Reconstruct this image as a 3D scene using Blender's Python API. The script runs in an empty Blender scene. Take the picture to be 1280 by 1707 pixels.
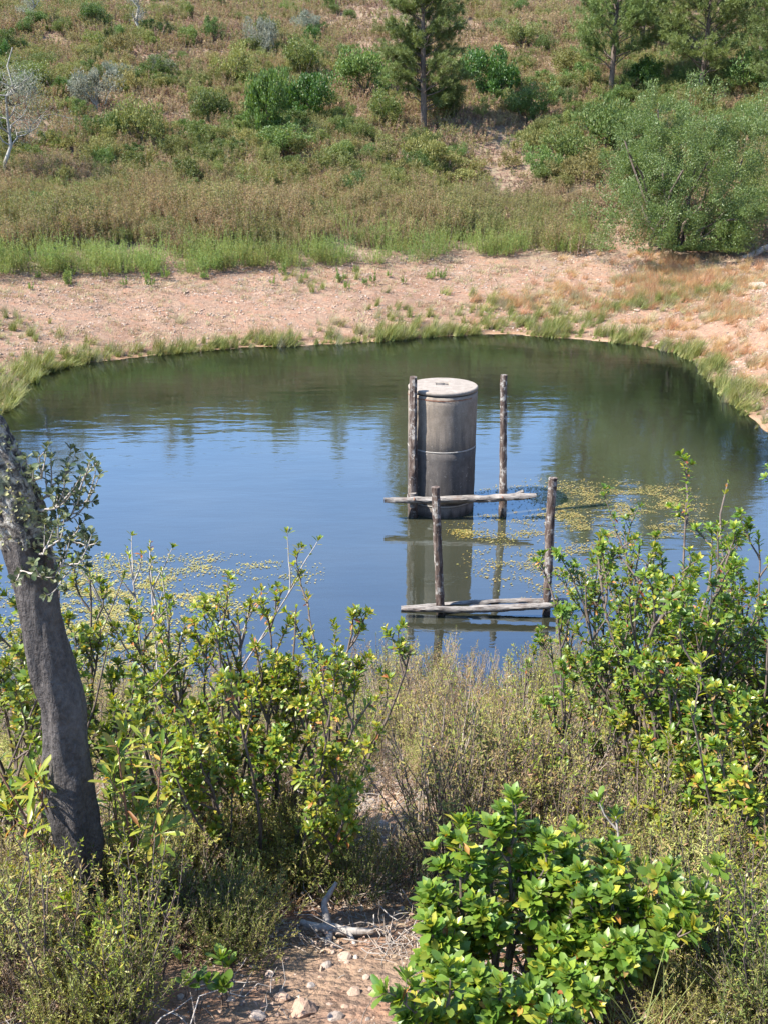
import bpy, math, random
import numpy as np
from mathutils import Vector, Matrix

R = math.radians
S = bpy.context.scene
C = S.collection
# ------------------------------------------------------------------ camera, sky, sun, exposure
FPX = 1600.0
PITCH = R(20.5)
CAMZ = 5.7
cam_d = bpy.data.cameras.new('camera')
cam = bpy.data.objects.new('camera', cam_d); C.objects.link(cam)
cam.location = (0, 0, CAMZ)
cam.rotation_euler = (math.pi/2 - PITCH, 0, 0)
cam_d.sensor_fit = 'VERTICAL'
cam_d.sensor_height = 24.0
cam_d.lens = 24.0 * FPX / 1707.0
cam_d.clip_start = 0.05
cam_d.clip_end = 3000
S.camera = cam
S.render.resolution_x = 767; S.render.resolution_y = 1024

SUN_V = Vector((-0.96, -0.28, 0)).normalized()
SUN_EL = R(50)
w = bpy.data.worlds.new('World'); S.world = w; w.use_nodes = True
nt = w.node_tree; nt.nodes.clear()
sky = nt.nodes.new('ShaderNodeTexSky'); sky.sky_type = 'NISHITA'; sky.sun_disc = False
sky.sun_elevation = SUN_EL
sky.sun_rotation = math.atan2(SUN_V.x, SUN_V.y)
sky.air_density = 1.0; sky.dust_density = 0.0; sky.ozone_density = 4.5
bg = nt.nodes.new('ShaderNodeBackground'); bg.inputs['Strength'].default_value = 0.15
wo = nt.nodes.new('ShaderNodeOutputWorld')
nt.links.new(sky.outputs[0], bg.inputs[0]); nt.links.new(bg.outputs[0], wo.inputs[0])
sd_ = bpy.data.lights.new('sun', 'SUN'); sd_.energy = 5.0; sd_.angle = R(0.53); sd_.color = (1.0, 0.955, 0.88)
sun = bpy.data.objects.new('sun', sd_); C.objects.link(sun)
sv = Vector((SUN_V.x*math.cos(SUN_EL), SUN_V.y*math.cos(SUN_EL), math.sin(SUN_EL)))
sun.rotation_euler = sv.to_track_quat('Z', 'Y').to_euler()
sun.location = (-20, -10, 40)
S.view_settings.view_transform = 'Standard'
S.view_settings.look = 'None'
S.view_settings.exposure = 1.55
S.view_settings.gamma = 1.0
S.view_settings.use_curve_mapping = False
S.cycles.max_bounces = 6
S.cycles.diffuse_bounces = 3
S.cycles.glossy_bounces = 3
S.cycles.transparent_max_bounces = 8
S.cycles.caustics_reflective = False
S.cycles.caustics_refractive = False

rng = np.random.default_rng(7)
random.seed(7)

# ------------------------------------------------------------------ picture <-> place
cp, sp = math.cos(PITCH), math.sin(PITCH)
def ray(px, py):
    a = (px-640.0)/FPX; b = -(py-853.5)/FPX
    return np.array([a, cp + b*sp, -sp + b*cp])
def pt(px, py, Y):
    d = ray(px, py); t = Y/d[1]
    return np.array([d[0]*t, Y, CAMZ + d[2]*t])
def plane(px, py, z=0.0):
    d = ray(px, py); t = (z-CAMZ)/d[2]
    return np.array([d[0]*t, d[1]*t])

# ------------------------------------------------------------------ noise
def _h(ix, iy, seed):
    n = (ix.astype(np.int64)*374761393 + iy.astype(np.int64)*668265263 + seed*1442695041) & 0xffffffff
    n = ((n ^ (n >> 13))*1274126177) & 0xffffffff
    n = (n ^ (n >> 16)) & 0xffffffff
    return n/4294967295.0
def vn(x, y, seed=0):
    x = np.asarray(x, float); y = np.asarray(y, float)
    ix = np.floor(x); iy = np.floor(y); fx = x-ix; fy = y-iy
    fx = fx*fx*(3-2*fx); fy = fy*fy*(3-2*fy)
    a = _h(ix, iy, seed); b = _h(ix+1, iy, seed); c = _h(ix, iy+1, seed); d = _h(ix+1, iy+1, seed)
    return (a*(1-fx)+b*fx)*(1-fy)+(c*(1-fx)+d*fx)*fy
def fbm(x, y, oct=4, seed=0):
    v = 0; a = .5; t = 0
    for k in range(oct):
        v = v + a*vn(np.asarray(x)*2**k, np.asarray(y)*2**k, seed+k*17); t += a; a *= .5
    return v/t
def sstep(a, b, x):
    t = np.clip((np.asarray(x, float)-a)/(b-a), 0, 1); return t*t*(3-2*t)

# ------------------------------------------------------------------ pond outline and terrain
POND = [(-9.9, 19.0), (-9.0, 20.6)] + [tuple(plane(*p)) for p in
        [(18, 668), (60, 628), (150, 602), (250, 591), (350, 583), (500, 575), (600, 569), (700, 562), (850, 557),
         (950, 562), (1050, 572), (1130, 588), (1178, 610), (1212, 650), (1245, 690), (1284, 722)]] + \
       [(9.4, 18.3), (10.2, 15), (9.6, 12), (7.5, 10.2), (4, 9.5), (0, 9.2), (-4, 9.3), (-8, 10.0), (-10.2, 13), (-10.6, 16)]
POND = np.array(POND)
def pond_sd(x, y):
    x = np.asarray(x, float); y = np.asarray(y, float)
    xw = x + 0.5*(fbm(x*.45, y*.45, 3, 5)-.5); yw = y + 0.6*(fbm(x*.5+9, y*.5, 3, 6)-.5)
    best = np.full(x.shape, 1e9); inside = np.zeros(x.shape, bool)
    n = len(POND)
    for i in range(n):
        ax, ay = POND[i]; bx, by = POND[(i+1) % n]
        dx, dy = bx-ax, by-ay
        t = np.clip(((xw-ax)*dx+(yw-ay)*dy)/(dx*dx+dy*dy), 0, 1)
        best = np.minimum(best, (xw-ax-t*dx)**2+(yw-ay-t*dy)**2)
        c = ((ay > yw) != (by > yw))
        with np.errstate(divide='ignore', invalid='ignore'):
            xi = ax + (yw-ay)*dx/(dy if dy != 0 else 1e-9)
        inside ^= (c & (xw < xi))
    d = np.sqrt(best)
    return np.where(inside, -d, d)
def H(x, y, sd=None):
    x = np.asarray(x, float); y = np.asarray(y, float)
    if sd is None: sd = pond_sd(x, y)
    s = np.maximum(sd, 0)
    far = .205*np.minimum(s, 7.3) + .30*np.maximum(s-7.3, 0)
    far = far - 1.0*sstep(0, 6, s-7.3)*0 
    far = 23.0*(1-np.exp(-(far/23.0)**1.0*1.0)) * 1.0 if False else np.where(far < 17, far, 17+6.0*(1-np.exp(-(far-17)/6.0)))
    near = .45*s
    near = np.where(near < 3.6, near, 3.6+.7*(1-np.exp(-(near-3.6)/.7)))
    wf = sstep(8.5, 15, y)
    land = near*(1-wf)+far*wf
    hill = sstep(7, 22, s)*wf
    land = land + hill*(2.2*(fbm(x*.055, y*.055, 3, 31)-.5) + .9*(fbm(x*.2, y*.2, 3, 41)-.5))
    land = land + sstep(.3, 3, s)*wf*(.22*(fbm(x*.6, y*.6, 4, 51)-.5))
    land = land + wf*sstep(.1, .8, s)*(.10*(fbm(x*1.8, y*1.8, 3, 57)-.5))
    land = land + sstep(0, 1, s)*(.05*(fbm(x*2.2, y*2.2, 4, 52)-.5) + .035*(fbm(x*7, y*7, 3, 53)-.5))
    # sandy mound on the right bank
    land = land + 1.15*np.exp(-(((x-13.5)/3.0)**2+((y-27.5)/4.5)**2))*sstep(0, 2, s)
    under = np.maximum(sd, -40)
    kk = .22-.19*np.maximum(sstep(19, 24, y), sstep(5.5, 7.5, np.abs(x))*sstep(15, 18, y))
    deep = -1.9*(1-np.exp(under*kk))
    return np.where(sd > 0, land, deep)
def G(px, py, t0=1.5, t1=400):
    d = ray(px, py)
    t = np.concatenate([np.arange(t0, 15, .03), np.arange(15, 80, .15), np.arange(80, t1, .6)])
    X = d[0]*t; Y = d[1]*t; Z = CAMZ+d[2]*t
    g = np.maximum(H(X, Y), 0) - Z
    i = int(np.argmax(g > 0))
    if g[i] <= 0: i = len(t)-1
    return np.array([X[i], Y[i], float(H(X[i:i+1], Y[i:i+1])[0])])
def depth(p): return p[1]*cp + (CAMZ-p[2])*sp

# ------------------------------------------------------------------ mesh tools
class MB:
    def __init__(s): s.v = []; s.f = []; s.n = 0; s.m = []
    def add(s, V, F, m=0):
        V = np.asarray(V, float).reshape(-1, 3); F = np.asarray(F, np.int64)
        s.v.append(V); s.f.append((F+s.n)); s.m.append(np.full(len(F), m)); s.n += len(V)
    def mesh(s, name, mats, smooth=False):
        me = bpy.data.meshes.new(name)
        V = np.concatenate(s.v).astype(np.float32)
        tot = []; idx = []; mi = []
        for F, m in zip(s.f, s.m):
            tot.append(np.full(len(F), F.shape[1])); idx.append(F.ravel()); mi.append(m)
        tot = np.concatenate(tot).astype(np.int32); idx = np.concatenate(idx).astype(np.int32); mi = np.concatenate(mi).astype(np.int32)
        me.vertices.add(len(V)); me.vertices.foreach_set('co', V.ravel())
        me.loops.add(len(idx)); me.loops.foreach_set('vertex_index', idx)
        me.polygons.add(len(tot))
        st = np.concatenate([[0], np.cumsum(tot)[:-1]]).astype(np.int32)
        me.polygons.foreach_set('loop_start', st)
        me.polygons.foreach_set('loop_total', tot)
        me.polygons.foreach_set('material_index', mi)
        me.update(calc_edges=True)
        if smooth: me.polygons.foreach_set('use_smooth', np.ones(len(tot), bool))
        for m in (mats if isinstance(mats, (list, tuple)) else [mats]): me.materials.append(m)
        return me
def nrm(a):
    a = np.asarray(a, float); return a/np.maximum(np.linalg.norm(a, axis=-1, keepdims=True), 1e-9)
def tube(mb, P, r, sides=5, m=0, cap=True, rough=0, ref=(0.31, 0.2, 0.93), jit=None):
    P = np.asarray(P, float); n = len(P); r = np.broadcast_to(np.asarray(r, float), (n,))
    T = nrm(np.gradient(P, axis=0))
    rf = np.array(ref, float)
    if abs(np.dot(T[0], rf)) > .95: rf = np.array([1., .1, 0])
    A = nrm(np.cross(T, rf)); B = np.cross(T, A)
    th = np.arange(sides)*2*math.pi/sides
    rr = r[:, None]*np.ones((1, sides))
    if rough: rr = rr*(1+rough*(rng.random((n, sides))-.5)*2)
    if jit is not None: rr = rr*jit
    V = P[:, None, :] + rr[..., None]*(np.cos(th)[None, :, None]*A[:, None, :]+np.sin(th)[None, :, None]*B[:, None, :])
    V = V.reshape(-1, 3)
    i = np.arange(n-1)[:, None]*sides; j = np.arange(sides)[None, :]; j2 = (j+1) % sides
    F = np.stack([i+j, i+j2, i+sides+j2, i+sides+j], -1).reshape(-1, 4)
    mb.add(V, F, m)
    if cap:
        mb.add(V[-sides:], np.arange(sides)[None, :], m); mb.add(V[:sides], np.arange(sides)[None, ::-1], m)
LT = np.array([[0, 0, 0], [.30, .55, 1], [.70, 1, 1], [1, 0, 0], [.70, -1, 1], [.30, -.55, 1], [.30, 0, 0], [.70, 0, 0]], float)
LF = np.array([[0, 1, 6], [0, 6, 5], [1, 2, 7], [1, 7, 6], [5, 6, 7], [5, 7, 4], [2, 3, 7], [4, 7, 3]])
def leaves(mb, P, D, N, L, W, fold=.3, bend=.15, m=0, simple=False):
    P = np.asarray(P, float).reshape(-1, 3); n = len(P)
    if n == 0: return
    D = nrm(D); Sd = nrm(np.cross(D, N)); N = np.cross(Sd, D)
    L = np.broadcast_to(np.asarray(L, float), (n,)); W = np.broadcast_to(np.asarray(W, float), (n,))
    if simple:
        T = np.array([[0, 0, 0], [.5, 1, 0], [1, 0, 0], [.5, -1, 0]], float); F = np.array([[0, 1, 2, 3]])
    else: T = LT; F = LF
    k = len(T)
    V = (P[:, None, :] + (L[:, None]*T[None, :, 0])[..., None]*D[:, None, :]
         + (W[:, None]*.5*T[None, :, 1])[..., None]*Sd[:, None, :]
         + (W[:, None]*fold*.5*T[None, :, 2] - L[:, None]*bend*T[None, :, 0]**2)[..., None]*N[:, None, :])
    FF = (np.arange(n)[:, None, None]*k + F[None]).reshape(-1, F.shape[1])
    mb.add(V.reshape(-1, 3), FF, m)
def rdir(n, g=None):
    v = (g or rng).normal(size=(n, 3)); return nrm(v)

# ------------------------------------------------------------------ object tools
def tag(o, label=None, cat=None, group=None, kind=None):
    if label: o['label'] = label
    if cat: o['category'] = cat
    if group: o['group'] = group
    if kind: o['kind'] = kind
    return o
def link(name, me, parent=None, loc=(0, 0, 0)):
    o = bpy.data.objects.new(name, me); C.objects.link(o)
    o.location = loc
    if parent is not None: o.parent = parent
    return o
def empty(name, loc=(0, 0, 0), rz=0):
    o = bpy.data.objects.new(name, None); C.objects.link(o); o.location = loc; o.rotation_euler = (0, 0, rz)
    o.empty_display_size = .2
    return o
def copy_tree(o, parent=None):
    c = o.copy(); C.objects.link(c); c.parent = parent
    for ch in list(o.children): copy_tree(ch, c)
    return c
SRC = bpy.data.collections.new('scatter_sources')
_ng = {}
def scatter(name, pts, scl, sources, tilt=.15, rot=None, pick=None, label=None, cat=None, group=None):
    """one 'stuff' object: geometry nodes set one of the sources on each point"""
    n = len(pts)
    col = bpy.data.collections.new(name + '_kinds')
    for k, me in enumerate(sources):
        so = bpy.data.objects.new('%s_kind' % name, me); col.objects.link(so)
    me = bpy.data.meshes.new(name); me.vertices.add(n)
    me.vertices.foreach_set('co', np.asarray(pts, np.float32).ravel())
    if rot is None:
        rot = np.stack([rng.normal(0, tilt, n), rng.normal(0, tilt, n), rng.random(n)*6.283], -1)
    a = me.attributes.new('turn', 'FLOAT_VECTOR', 'POINT'); a.data.foreach_set('vector', np.asarray(rot, np.float32).ravel())
    a = me.attributes.new('size', 'FLOAT', 'POINT'); a.data.foreach_set('value', np.broadcast_to(scl, (n,)).astype(np.float32))
    a = me.attributes.new('pick', 'INT', 'POINT'); a.data.foreach_set('value', (rng.integers(0, len(sources), n) if pick is None else np.clip(pick, 0, len(sources)-1)).astype(np.int32))
    o = link(name, me)
    g = bpy.data.node_groups.new(name + '_nodes', 'GeometryNodeTree')
    g.interface.new_socket('Geometry', in_out='INPUT', socket_type='NodeSocketGeometry')
    g.interface.new_socket('Geometry', in_out='OUTPUT', socket_type='NodeSocketGeometry')
    N = g.nodes; L = g.links
    gi = N.new('NodeGroupInput'); go = N.new('NodeGroupOutput')
    ci = N.new('GeometryNodeCollectionInfo'); ci.inputs['Collection'].default_value = col
    ci.inputs['Separate Children'].default_value = True; ci.inputs['Reset Children'].default_value = True
    ip = N.new('GeometryNodeInstanceOnPoints'); ip.inputs['Pick Instance'].default_value = True
    def att(nm, t):
        q = N.new('GeometryNodeInputNamedAttribute'); q.data_type = t; q.inputs['Name'].default_value = nm
        return q.outputs['Attribute']
    L.new(gi.outputs[0], ip.inputs['Points']); L.new(ci.outputs[0], ip.inputs['Instance'])
    L.new(att('pick', 'INT'), ip.inputs['Instance Index'])
    L.new(att('turn', 'FLOAT_VECTOR'), ip.inputs['Rotation'])
    L.new(att('size', 'FLOAT'), ip.inputs['Scale'])
    L.new(ip.outputs[0], go.inputs[0])
    md = o.modifiers.new('scatter', 'NODES'); md.node_group = g
    tag(o, label, cat, group, 'stuff')
    return o

# ------------------------------------------------------------------ materials
def newmat(name):
    m = bpy.data.materials.new(name); m.use_nodes = True; t = m.node_tree; t.nodes.clear()
    out = t.nodes.new('ShaderNodeOutputMaterial'); p = t.nodes.new('ShaderNodeBsdfPrincipled')
    t.links.new(p.outputs[0], out.inputs['Surface'])
    return m, t, p, out
def node(t, typ, **kw):
    n = t.nodes.new(typ)
    for k, v in kw.items():
        if k in n.inputs: n.inputs[k].default_value = v
        else: setattr(n, k, v)
    return n
def ramp(t, src, stops, interp='LINEAR'):
    r = t.nodes.new('ShaderNodeValToRGB'); r.color_ramp.interpolation = interp
    e = r.color_ramp.elements
    while len(e) > 1: e.remove(e[-1])
    e[0].position = stops[0][0]; e[0].color = (*stops[0][1], 1)
    for p_, c in stops[1:]:
        q = e.new(p_); q.color = (*c, 1)
    t.links.new(src, r.inputs[0]); return r.outputs[0]
def mathn(t, op, a, b=None, clamp=False):
    n = t.nodes.new('ShaderNodeMath'); n.operation = op; n.use_clamp = clamp
    for i, v in enumerate((a, b)):
        if v is None: continue
        if isinstance(v, (int, float)): n.inputs[i].default_value = v
        else: t.links.new(v, n.inputs[i])
    return n.outputs[0]
def mixc(t, f, a, b, mode='MIX'):
    n = t.nodes.new('ShaderNodeMix'); n.data_type = 'RGBA'; n.blend_type = mode
    for s_, v in ((n.inputs[0], f), (n.inputs[6], a), (n.inputs[7], b)):
        if isinstance(v, (int, float)): s_.default_value = v
        elif isinstance(v, tuple): s_.default_value = (*v, 1)
        else: t.links.new(v, s_)
    return n.outputs[2]
def noise(t, scale, detail=4, rough=.55, vec=None, dist=0):
    n = t.nodes.new('ShaderNodeTexNoise'); n.inputs['Scale'].default_value = scale
    n.inputs['Detail'].default_value = detail; n.inputs['Roughness'].default_value = rough
    n.inputs['Distortion'].default_value = dist
    if vec is not None: t.links.new(vec, n.inputs['Vector'])
    return n.outputs['Fac']
def bump(t, h, p, strength=.5, dist=.02):
    b = t.nodes.new('ShaderNodeBump'); b.inputs['Strength'].default_value = strength; b.inputs['Distance'].default_value = dist
    t.links.new(h, b.inputs['Height']); t.links.new(b.outputs[0], p.inputs['Normal']); return b
def leafmat(name, cols, rough=.5, trans=.35, vary=.25, spec=.5, hue=.02):
    """each leaf takes one of the colours; each plant is a little lighter, darker or warmer than the next"""
    m, t, p, out = newmat(name)
    geo = t.nodes.new('ShaderNodeNewGeometry'); oi = t.nodes.new('ShaderNodeObjectInfo')
    f = mathn(t, 'FRACT', mathn(t, 'ADD', geo.outputs['Random Per Island'], mathn(t, 'MULTIPLY', oi.outputs['Random'], 3.7)))
    n = len(cols)
    col = ramp(t, f, [(i/max(n-1, 1), c) for i, c in enumerate(cols)])
    hs = t.nodes.new('ShaderNodeHueSaturation')
    t.links.new(col, hs.inputs['Color'])
    t.links.new(mathn(t, 'ADD', mathn(t, 'MULTIPLY', oi.outputs['Random'], 2*hue), .5-hue), hs.inputs['Hue'])
    r2 = mathn(t, 'FRACT', mathn(t, 'MULTIPLY', oi.outputs['Random'], 7.31))
    t.links.new(mathn(t, 'ADD', mathn(t, 'MULTIPLY', r2, 2*vary), 1-vary), hs.inputs['Value'])
    t.links.new(hs.outputs[0], p.inputs['Base Color'])
    p.inputs['Roughness'].default_value = rough
    p.inputs['Specular IOR Level'].default_value = spec
    tr = t.nodes.new('ShaderNodeBsdfTranslucent')
    h2 = t.nodes.new('ShaderNodeHueSaturation'); t.links.new(hs.outputs[0], h2.inputs['Color'])
    h2.inputs['Hue'].default_value = .485; h2.inputs['Saturation'].default_value = 1.1; h2.inputs['Value'].default_value = 1.5
    t.links.new(h2.outputs[0], tr.inputs['Color'])
    mx = t.nodes.new('ShaderNodeMixShader'); mx.inputs[0].default_value = trans
    t.links.new(p.outputs[0], mx.inputs[1]); t.links.new(tr.outputs[0], mx.inputs[2])
    t.links.new(mx.outputs[0], out.inputs['Surface'])
    return m
def barkmat(name, a, b, scale=30, bmp=.6, dist=.01, rough=.9):
    m, t, p, out = newmat(name)
    tc = t.nodes.new('ShaderNodeTexCoord'); mp = t.nodes.new('ShaderNodeMapping'); mp.inputs['Scale'].default_value = (1, 1, .25)
    t.links.new(tc.outputs['Object'], mp.inputs['Vector'])
    n = noise(t, scale, 6, .65, mp.outputs[0]); n2 = noise(t, scale*.2, 3, .5, tc.outputs['Object'])
    f = mathn(t, 'ADD', mathn(t, 'MULTIPLY', n, .7), mathn(t, 'MULTIPLY', n2, .3))
    t.links.new(ramp(t, f, [(.36, a), (.62, b)]), p.inputs['Base Color'])
    p.inputs['Roughness'].default_value = rough
    bump(t, n, p, bmp, dist)
    return m

M = {}
# terrain
m, t, p, out = newmat('soil_ground')
tc = t.nodes.new('ShaderNodeTexCoord'); V_ = tc.outputs['Object']
zn = t.nodes.new('ShaderNodeAttribute'); zn.attribute_name = 'litter'
sh = t.nodes.new('ShaderNodeAttribute'); sh.attribute_name = 'shore'
n1 = noise(t, .7, 5, .6, V_); n2 = noise(t, 9, 6, .7, V_); n3 = noise(t, 45, 5, .7, V_); n4 = noise(t, 2.6, 5, .65, V_)
soil = ramp(t, n4, [(.30, (.22, .13, .085)), (.42, (.33, .21, .145)), (.52, (.24, .175, .13)), (.60, (.36, .245, .175)), (.72, (.28, .20, .145))])
grav = ramp(t, n2, [(.35, (.62, .62, .62)), (.5, (1, 1, 1)), (.68, (1.22, 1.18, 1.12))])
soil = mixc(t, mathn(t, 'MULTIPLY', ramp(t, noise(t, .45, 4, .6, V_), [(.45, (0, 0, 0)), (.62, (1, 1, 1))]), .6), soil, (.21, .13, .09))
soil = mixc(t, .85, soil, grav, 'MULTIPLY')
fine = ramp(t, n3, [(.34, (.55, .5, .47)), (.5, (1, 1, 1)), (.66, (1.2, 1.2, 1.2))])
soil = mixc(t, .6, soil, fine, 'MULTIPLY')
vo = t.nodes.new('ShaderNodeTexVoronoi'); vo.inputs['Scale'].default_value = 26; t.links.new(V_, vo.inputs['Vector'])
stn = ramp(t, vo.outputs['Distance'], [(.0, (.46, .37, .30)), (.28, (.28, .20, .15))])
soil = mixc(t, mathn(t, 'MULTIPLY', ramp(t, noise(t, 5, 3, .5, V_), [(.5, (0, 0, 0)), (.6, (1, 1, 1))]), .45), soil, stn)
lit = ramp(t, n2, [(.32, (.07, .048, .034)), (.5, (.15, .10, .072)), (.66, (.25, .175, .125))])
lit = mixc(t, ramp(t, n4, [(.45, (0, 0, 0)), (.62, (1, 1, 1))]), lit, (.24, .19, .12))
fz = mathn(t, 'ADD', zn.outputs['Fac'], mathn(t, 'MULTIPLY', mathn(t, 'SUBTRACT', n4, .5), 1.6), True)
soil = mixc(t, 1.0, soil, (.92, .84, .78), 'MULTIPLY')
wet = ramp(t, mathn(t, 'ADD', sh.outputs['Fac'], mathn(t, 'MULTIPLY', mathn(t, 'SUBTRACT', n4, .5), .9)), [(.05, (.48, .46, .44)), (.45, (.72, .70, .68)), (.7, (1, 1, 1))])
soil = mixc(t, 1.0, soil, wet, 'MULTIPLY')
col = mixc(t, fz, soil, lit)
bedc = ramp(t, n1, [(.35, (.26, .15, .08)), (.6, (.36, .24, .15))])
bed = ramp(t, mathn(t, 'ADD', sh.outputs['Fac'], mathn(t, 'MULTIPLY', mathn(t, 'SUBTRACT', n4, .5), .5)), [(.0, (1, 1, 1)), (.35, (0, 0, 0))])
col = mixc(t, bed, col, bedc)
t.links.new(col, p.inputs['Base Color'])
p.inputs['Roughness'].default_value = .95; p.inputs['Specular IOR Level'].default_value = .2
bh = mathn(t, 'ADD', mathn(t, 'MULTIPLY', n2, 1.0), mathn(t, 'MULTIPLY', n3, .35))
bh = mathn(t, 'ADD', bh, mathn(t, 'MULTIPLY', vo.outputs['Distance'], -.5))
bump(t, bh, p, .9, .05)
M['soil'] = m
# water
m, t, p, out = newmat('pond_water')
t.nodes.remove(p)
tc = t.nodes.new('ShaderNodeTexCoord'); V_ = tc.outputs['Object']
mp = t.nodes.new('ShaderNodeMapping'); mp.inputs['Scale'].default_value = (.55, 1.6, 1); t.links.new(V_, mp.inputs['Vector'])
w1 = noise(t, 1.6, 3, .5, mp.outputs[0]); w2 = noise(t, 9, 3, .5, mp.outputs[0])
calm = ramp(t, noise(t, .22, 2, .5, V_), [(.42, (.15, .15, .15)), (.62, (1, 1, 1))])
hh = mathn(t, 'ADD', mathn(t, 'MULTIPLY', w1, 1.0), mathn(t, 'MULTIPLY', mathn(t, 'MULTIPLY', w2, calm), .22))
bm = t.nodes.new('ShaderNodeBump'); bm.inputs['Strength'].default_value = 1; bm.inputs['Distance'].default_value = .006
t.links.new(hh, bm.inputs['Height'])
gl = t.nodes.new('ShaderNodeBsdfGlossy'); gl.inputs['Roughness'].default_value = .03; gl.inputs['Color'].default_value = (.74, .88, 1.0, 1)  # blue tint put into the reflection colour to deepen the mirrored sky
t.links.new(bm.outputs[0], gl.inputs['Normal'])
fr = t.nodes.new('ShaderNodeFresnel'); fr.inputs['IOR'].default_value = 2.9; t.links.new(bm.outputs[0], fr.inputs['Normal'])
dp = t.nodes.new('ShaderNodeAttribute'); dp.attribute_name = 'depth'
murk = mathn(t, 'SUBTRACT', 1.0, mathn(t, 'EXPONENT', mathn(t, 'MULTIPLY', dp.outputs['Fac'], -1.15)))
df = t.nodes.new('ShaderNodeBsdfDiffuse')
dcol = ramp(t, noise(t, .35, 3, .5, V_), [(.35, (.042, .042, .024)), (.65, (.055, .055, .034))])
t.links.new(dcol, df.inputs['Color'])
tr = t.nodes.new('ShaderNodeBsdfTransparent'); tr.inputs['Color'].default_value = (.88, .80, .62, 1)
m1 = t.nodes.new('ShaderNodeMixShader'); t.links.new(murk, m1.inputs[0]); t.links.new(tr.outputs[0], m1.inputs[1]); t.links.new(df.outputs[0], m1.inputs[2])
m2 = t.nodes.new('ShaderNodeMixShader'); t.links.new(fr.outputs[0], m2.inputs[0]); t.links.new(m1.outputs[0], m2.inputs[1]); t.links.new(gl.outputs[0], m2.inputs[2])
t.links.new(m2.outputs[0], out.inputs['Surface'])
M['water'] = m

# foliage colours
M['arbutus'] = leafmat('glossy_shrub_leaf', [(0.059, 0.112, 0.016), (0.093, 0.160, 0.022), (0.128, 0.207, 0.028), (0.162, 0.239, 0.034), (0.103, 0.165, 0.034), (0.226, 0.266, 0.035)], .42, .42, .12)
M['arbutus_y'] = leafmat('yellow_green_leaf', [(0.104, 0.160, 0.020), (0.160, 0.224, 0.025), (0.222, 0.277, 0.030), (0.290, 0.309, 0.040), (0.393, 0.331, 0.045), (0.134, 0.192, 0.028)], .36, .42, .12)
M['old_leaf'] = leafmat('dying_leaf', [(.35, .14, .03), (.42, .22, .04), (.22, .07, .02), (.30, .22, .06)], .6, .3, .15)
M['oak_leaf'] = leafmat('grey_green_oak_leaf', [(.035, .055, .025), (.06, .085, .04), (.10, .125, .05), (.15, .17, .07)], .5, .3, .1)
M['heather'] = leafmat('heather_sprig', [(.20, .23, .045), (.27, .29, .06), (.33, .32, .08), (.25, .19, .08), (.36, .33, .11)], .8, .3, .2)
M['heather_b'] = leafmat('deep_green_heather', [(.10, .14, .03), (.15, .19, .035), (.20, .24, .05), (.13, .13, .04)], .7, .3, .2)
M['heath_dry'] = leafmat('dry_heath_sprig', [(0.240, 0.159, 0.094), (0.300, 0.201, 0.116), (0.192, 0.183, 0.061), (0.348, 0.248, 0.132), (0.216, 0.130, 0.088)], .85, .25, .22)
M['heath_red'] = leafmat('reddish_heath', [(0.275, 0.169, 0.115), (0.213, 0.138, 0.092), (0.338, 0.225, 0.149), (0.188, 0.156, 0.069), (0.300, 0.188, 0.138)], .85, .2, .2)
M['brush'] = leafmat('brush_leaf', [(0.110, 0.138, 0.033), (0.176, 0.182, 0.050), (0.242, 0.209, 0.066), (0.088, 0.121, 0.028), (0.275, 0.187, 0.088), (0.165, 0.187, 0.044)], .75, .3, .22)
M['brush_red'] = leafmat('brush_reddish', [(0.253, 0.171, 0.084), (0.196, 0.182, 0.053), (0.299, 0.193, 0.105), (0.149, 0.143, 0.047)], .8, .3, .2)
M['dry_shrub'] = leafmat('dry_shrub_leaf', [(.24, .24, .06), (.16, .19, .035), (.30, .25, .07), (.32, .19, .09), (.20, .22, .045)], .7, .35, .18)
M['herb'] = leafmat('light_green_herb', [(0.157, 0.220, 0.060), (0.213, 0.275, 0.070), (0.134, 0.193, 0.055), (0.258, 0.297, 0.090)], .6, .4, .18)
M['bush_mid'] = leafmat('mid_green_bush', [(.06, .10, .02), (.09, .135, .028), (.12, .165, .038), (.145, .17, .045)], .6, .3, .28, hue=.025)
M['bush_olive'] = leafmat('olive_bush', [(.11, .13, .03), (.155, .17, .04), (.20, .20, .06), (.13, .15, .035)], .65, .3, .25, hue=.02)
M['bush_dark'] = leafmat('dark_green_bush', [(.03, .07, .012), (.055, .11, .018), (.08, .15, .024), (.11, .175, .03)], .5, .28, .12)
M['bush_silver'] = leafmat('silver_bush', [(.15, .165, .12), (.20, .21, .15), (.26, .27, .20), (.13, .15, .09)], .7, .3, .12)
M['willow'] = leafmat('willow_leaf', [(0.049, 0.095, 0.022), (0.073, 0.130, 0.032), (0.096, 0.155, 0.039), (0.118, 0.173, 0.041), (0.126, 0.173, 0.075)], .5, .32, .08)
M['yellow_bush'] = leafmat('yellow_round_bush', [(.17, .165, .045), (.22, .20, .06), (.14, .145, .04)], .7, .3, .15)
M['needles'] = leafmat('pine_needles', [(0.095, 0.135, 0.030), (0.137, 0.185, 0.049), (0.184, 0.230, 0.068), (0.116, 0.155, 0.038)], .55, .25, .15)
M['needles_dk'] = leafmat('pine_needles_dark', [(0.063, 0.090, 0.028), (0.089, 0.120, 0.038), (0.126, 0.150, 0.052)], .55, .25, .1)
M['rush'] = leafmat('rush_blade', [(.13, .17, .035), (.19, .21, .05), (.25, .24, .07), (.10, .14, .03), (.30, .26, .10)], .6, .35, .2)
M['straw'] = leafmat('dry_straw', [(.44, .25, .11), (.50, .33, .17), (.38, .21, .09), (.47, .37, .22)], .8, .3, .15)
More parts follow.
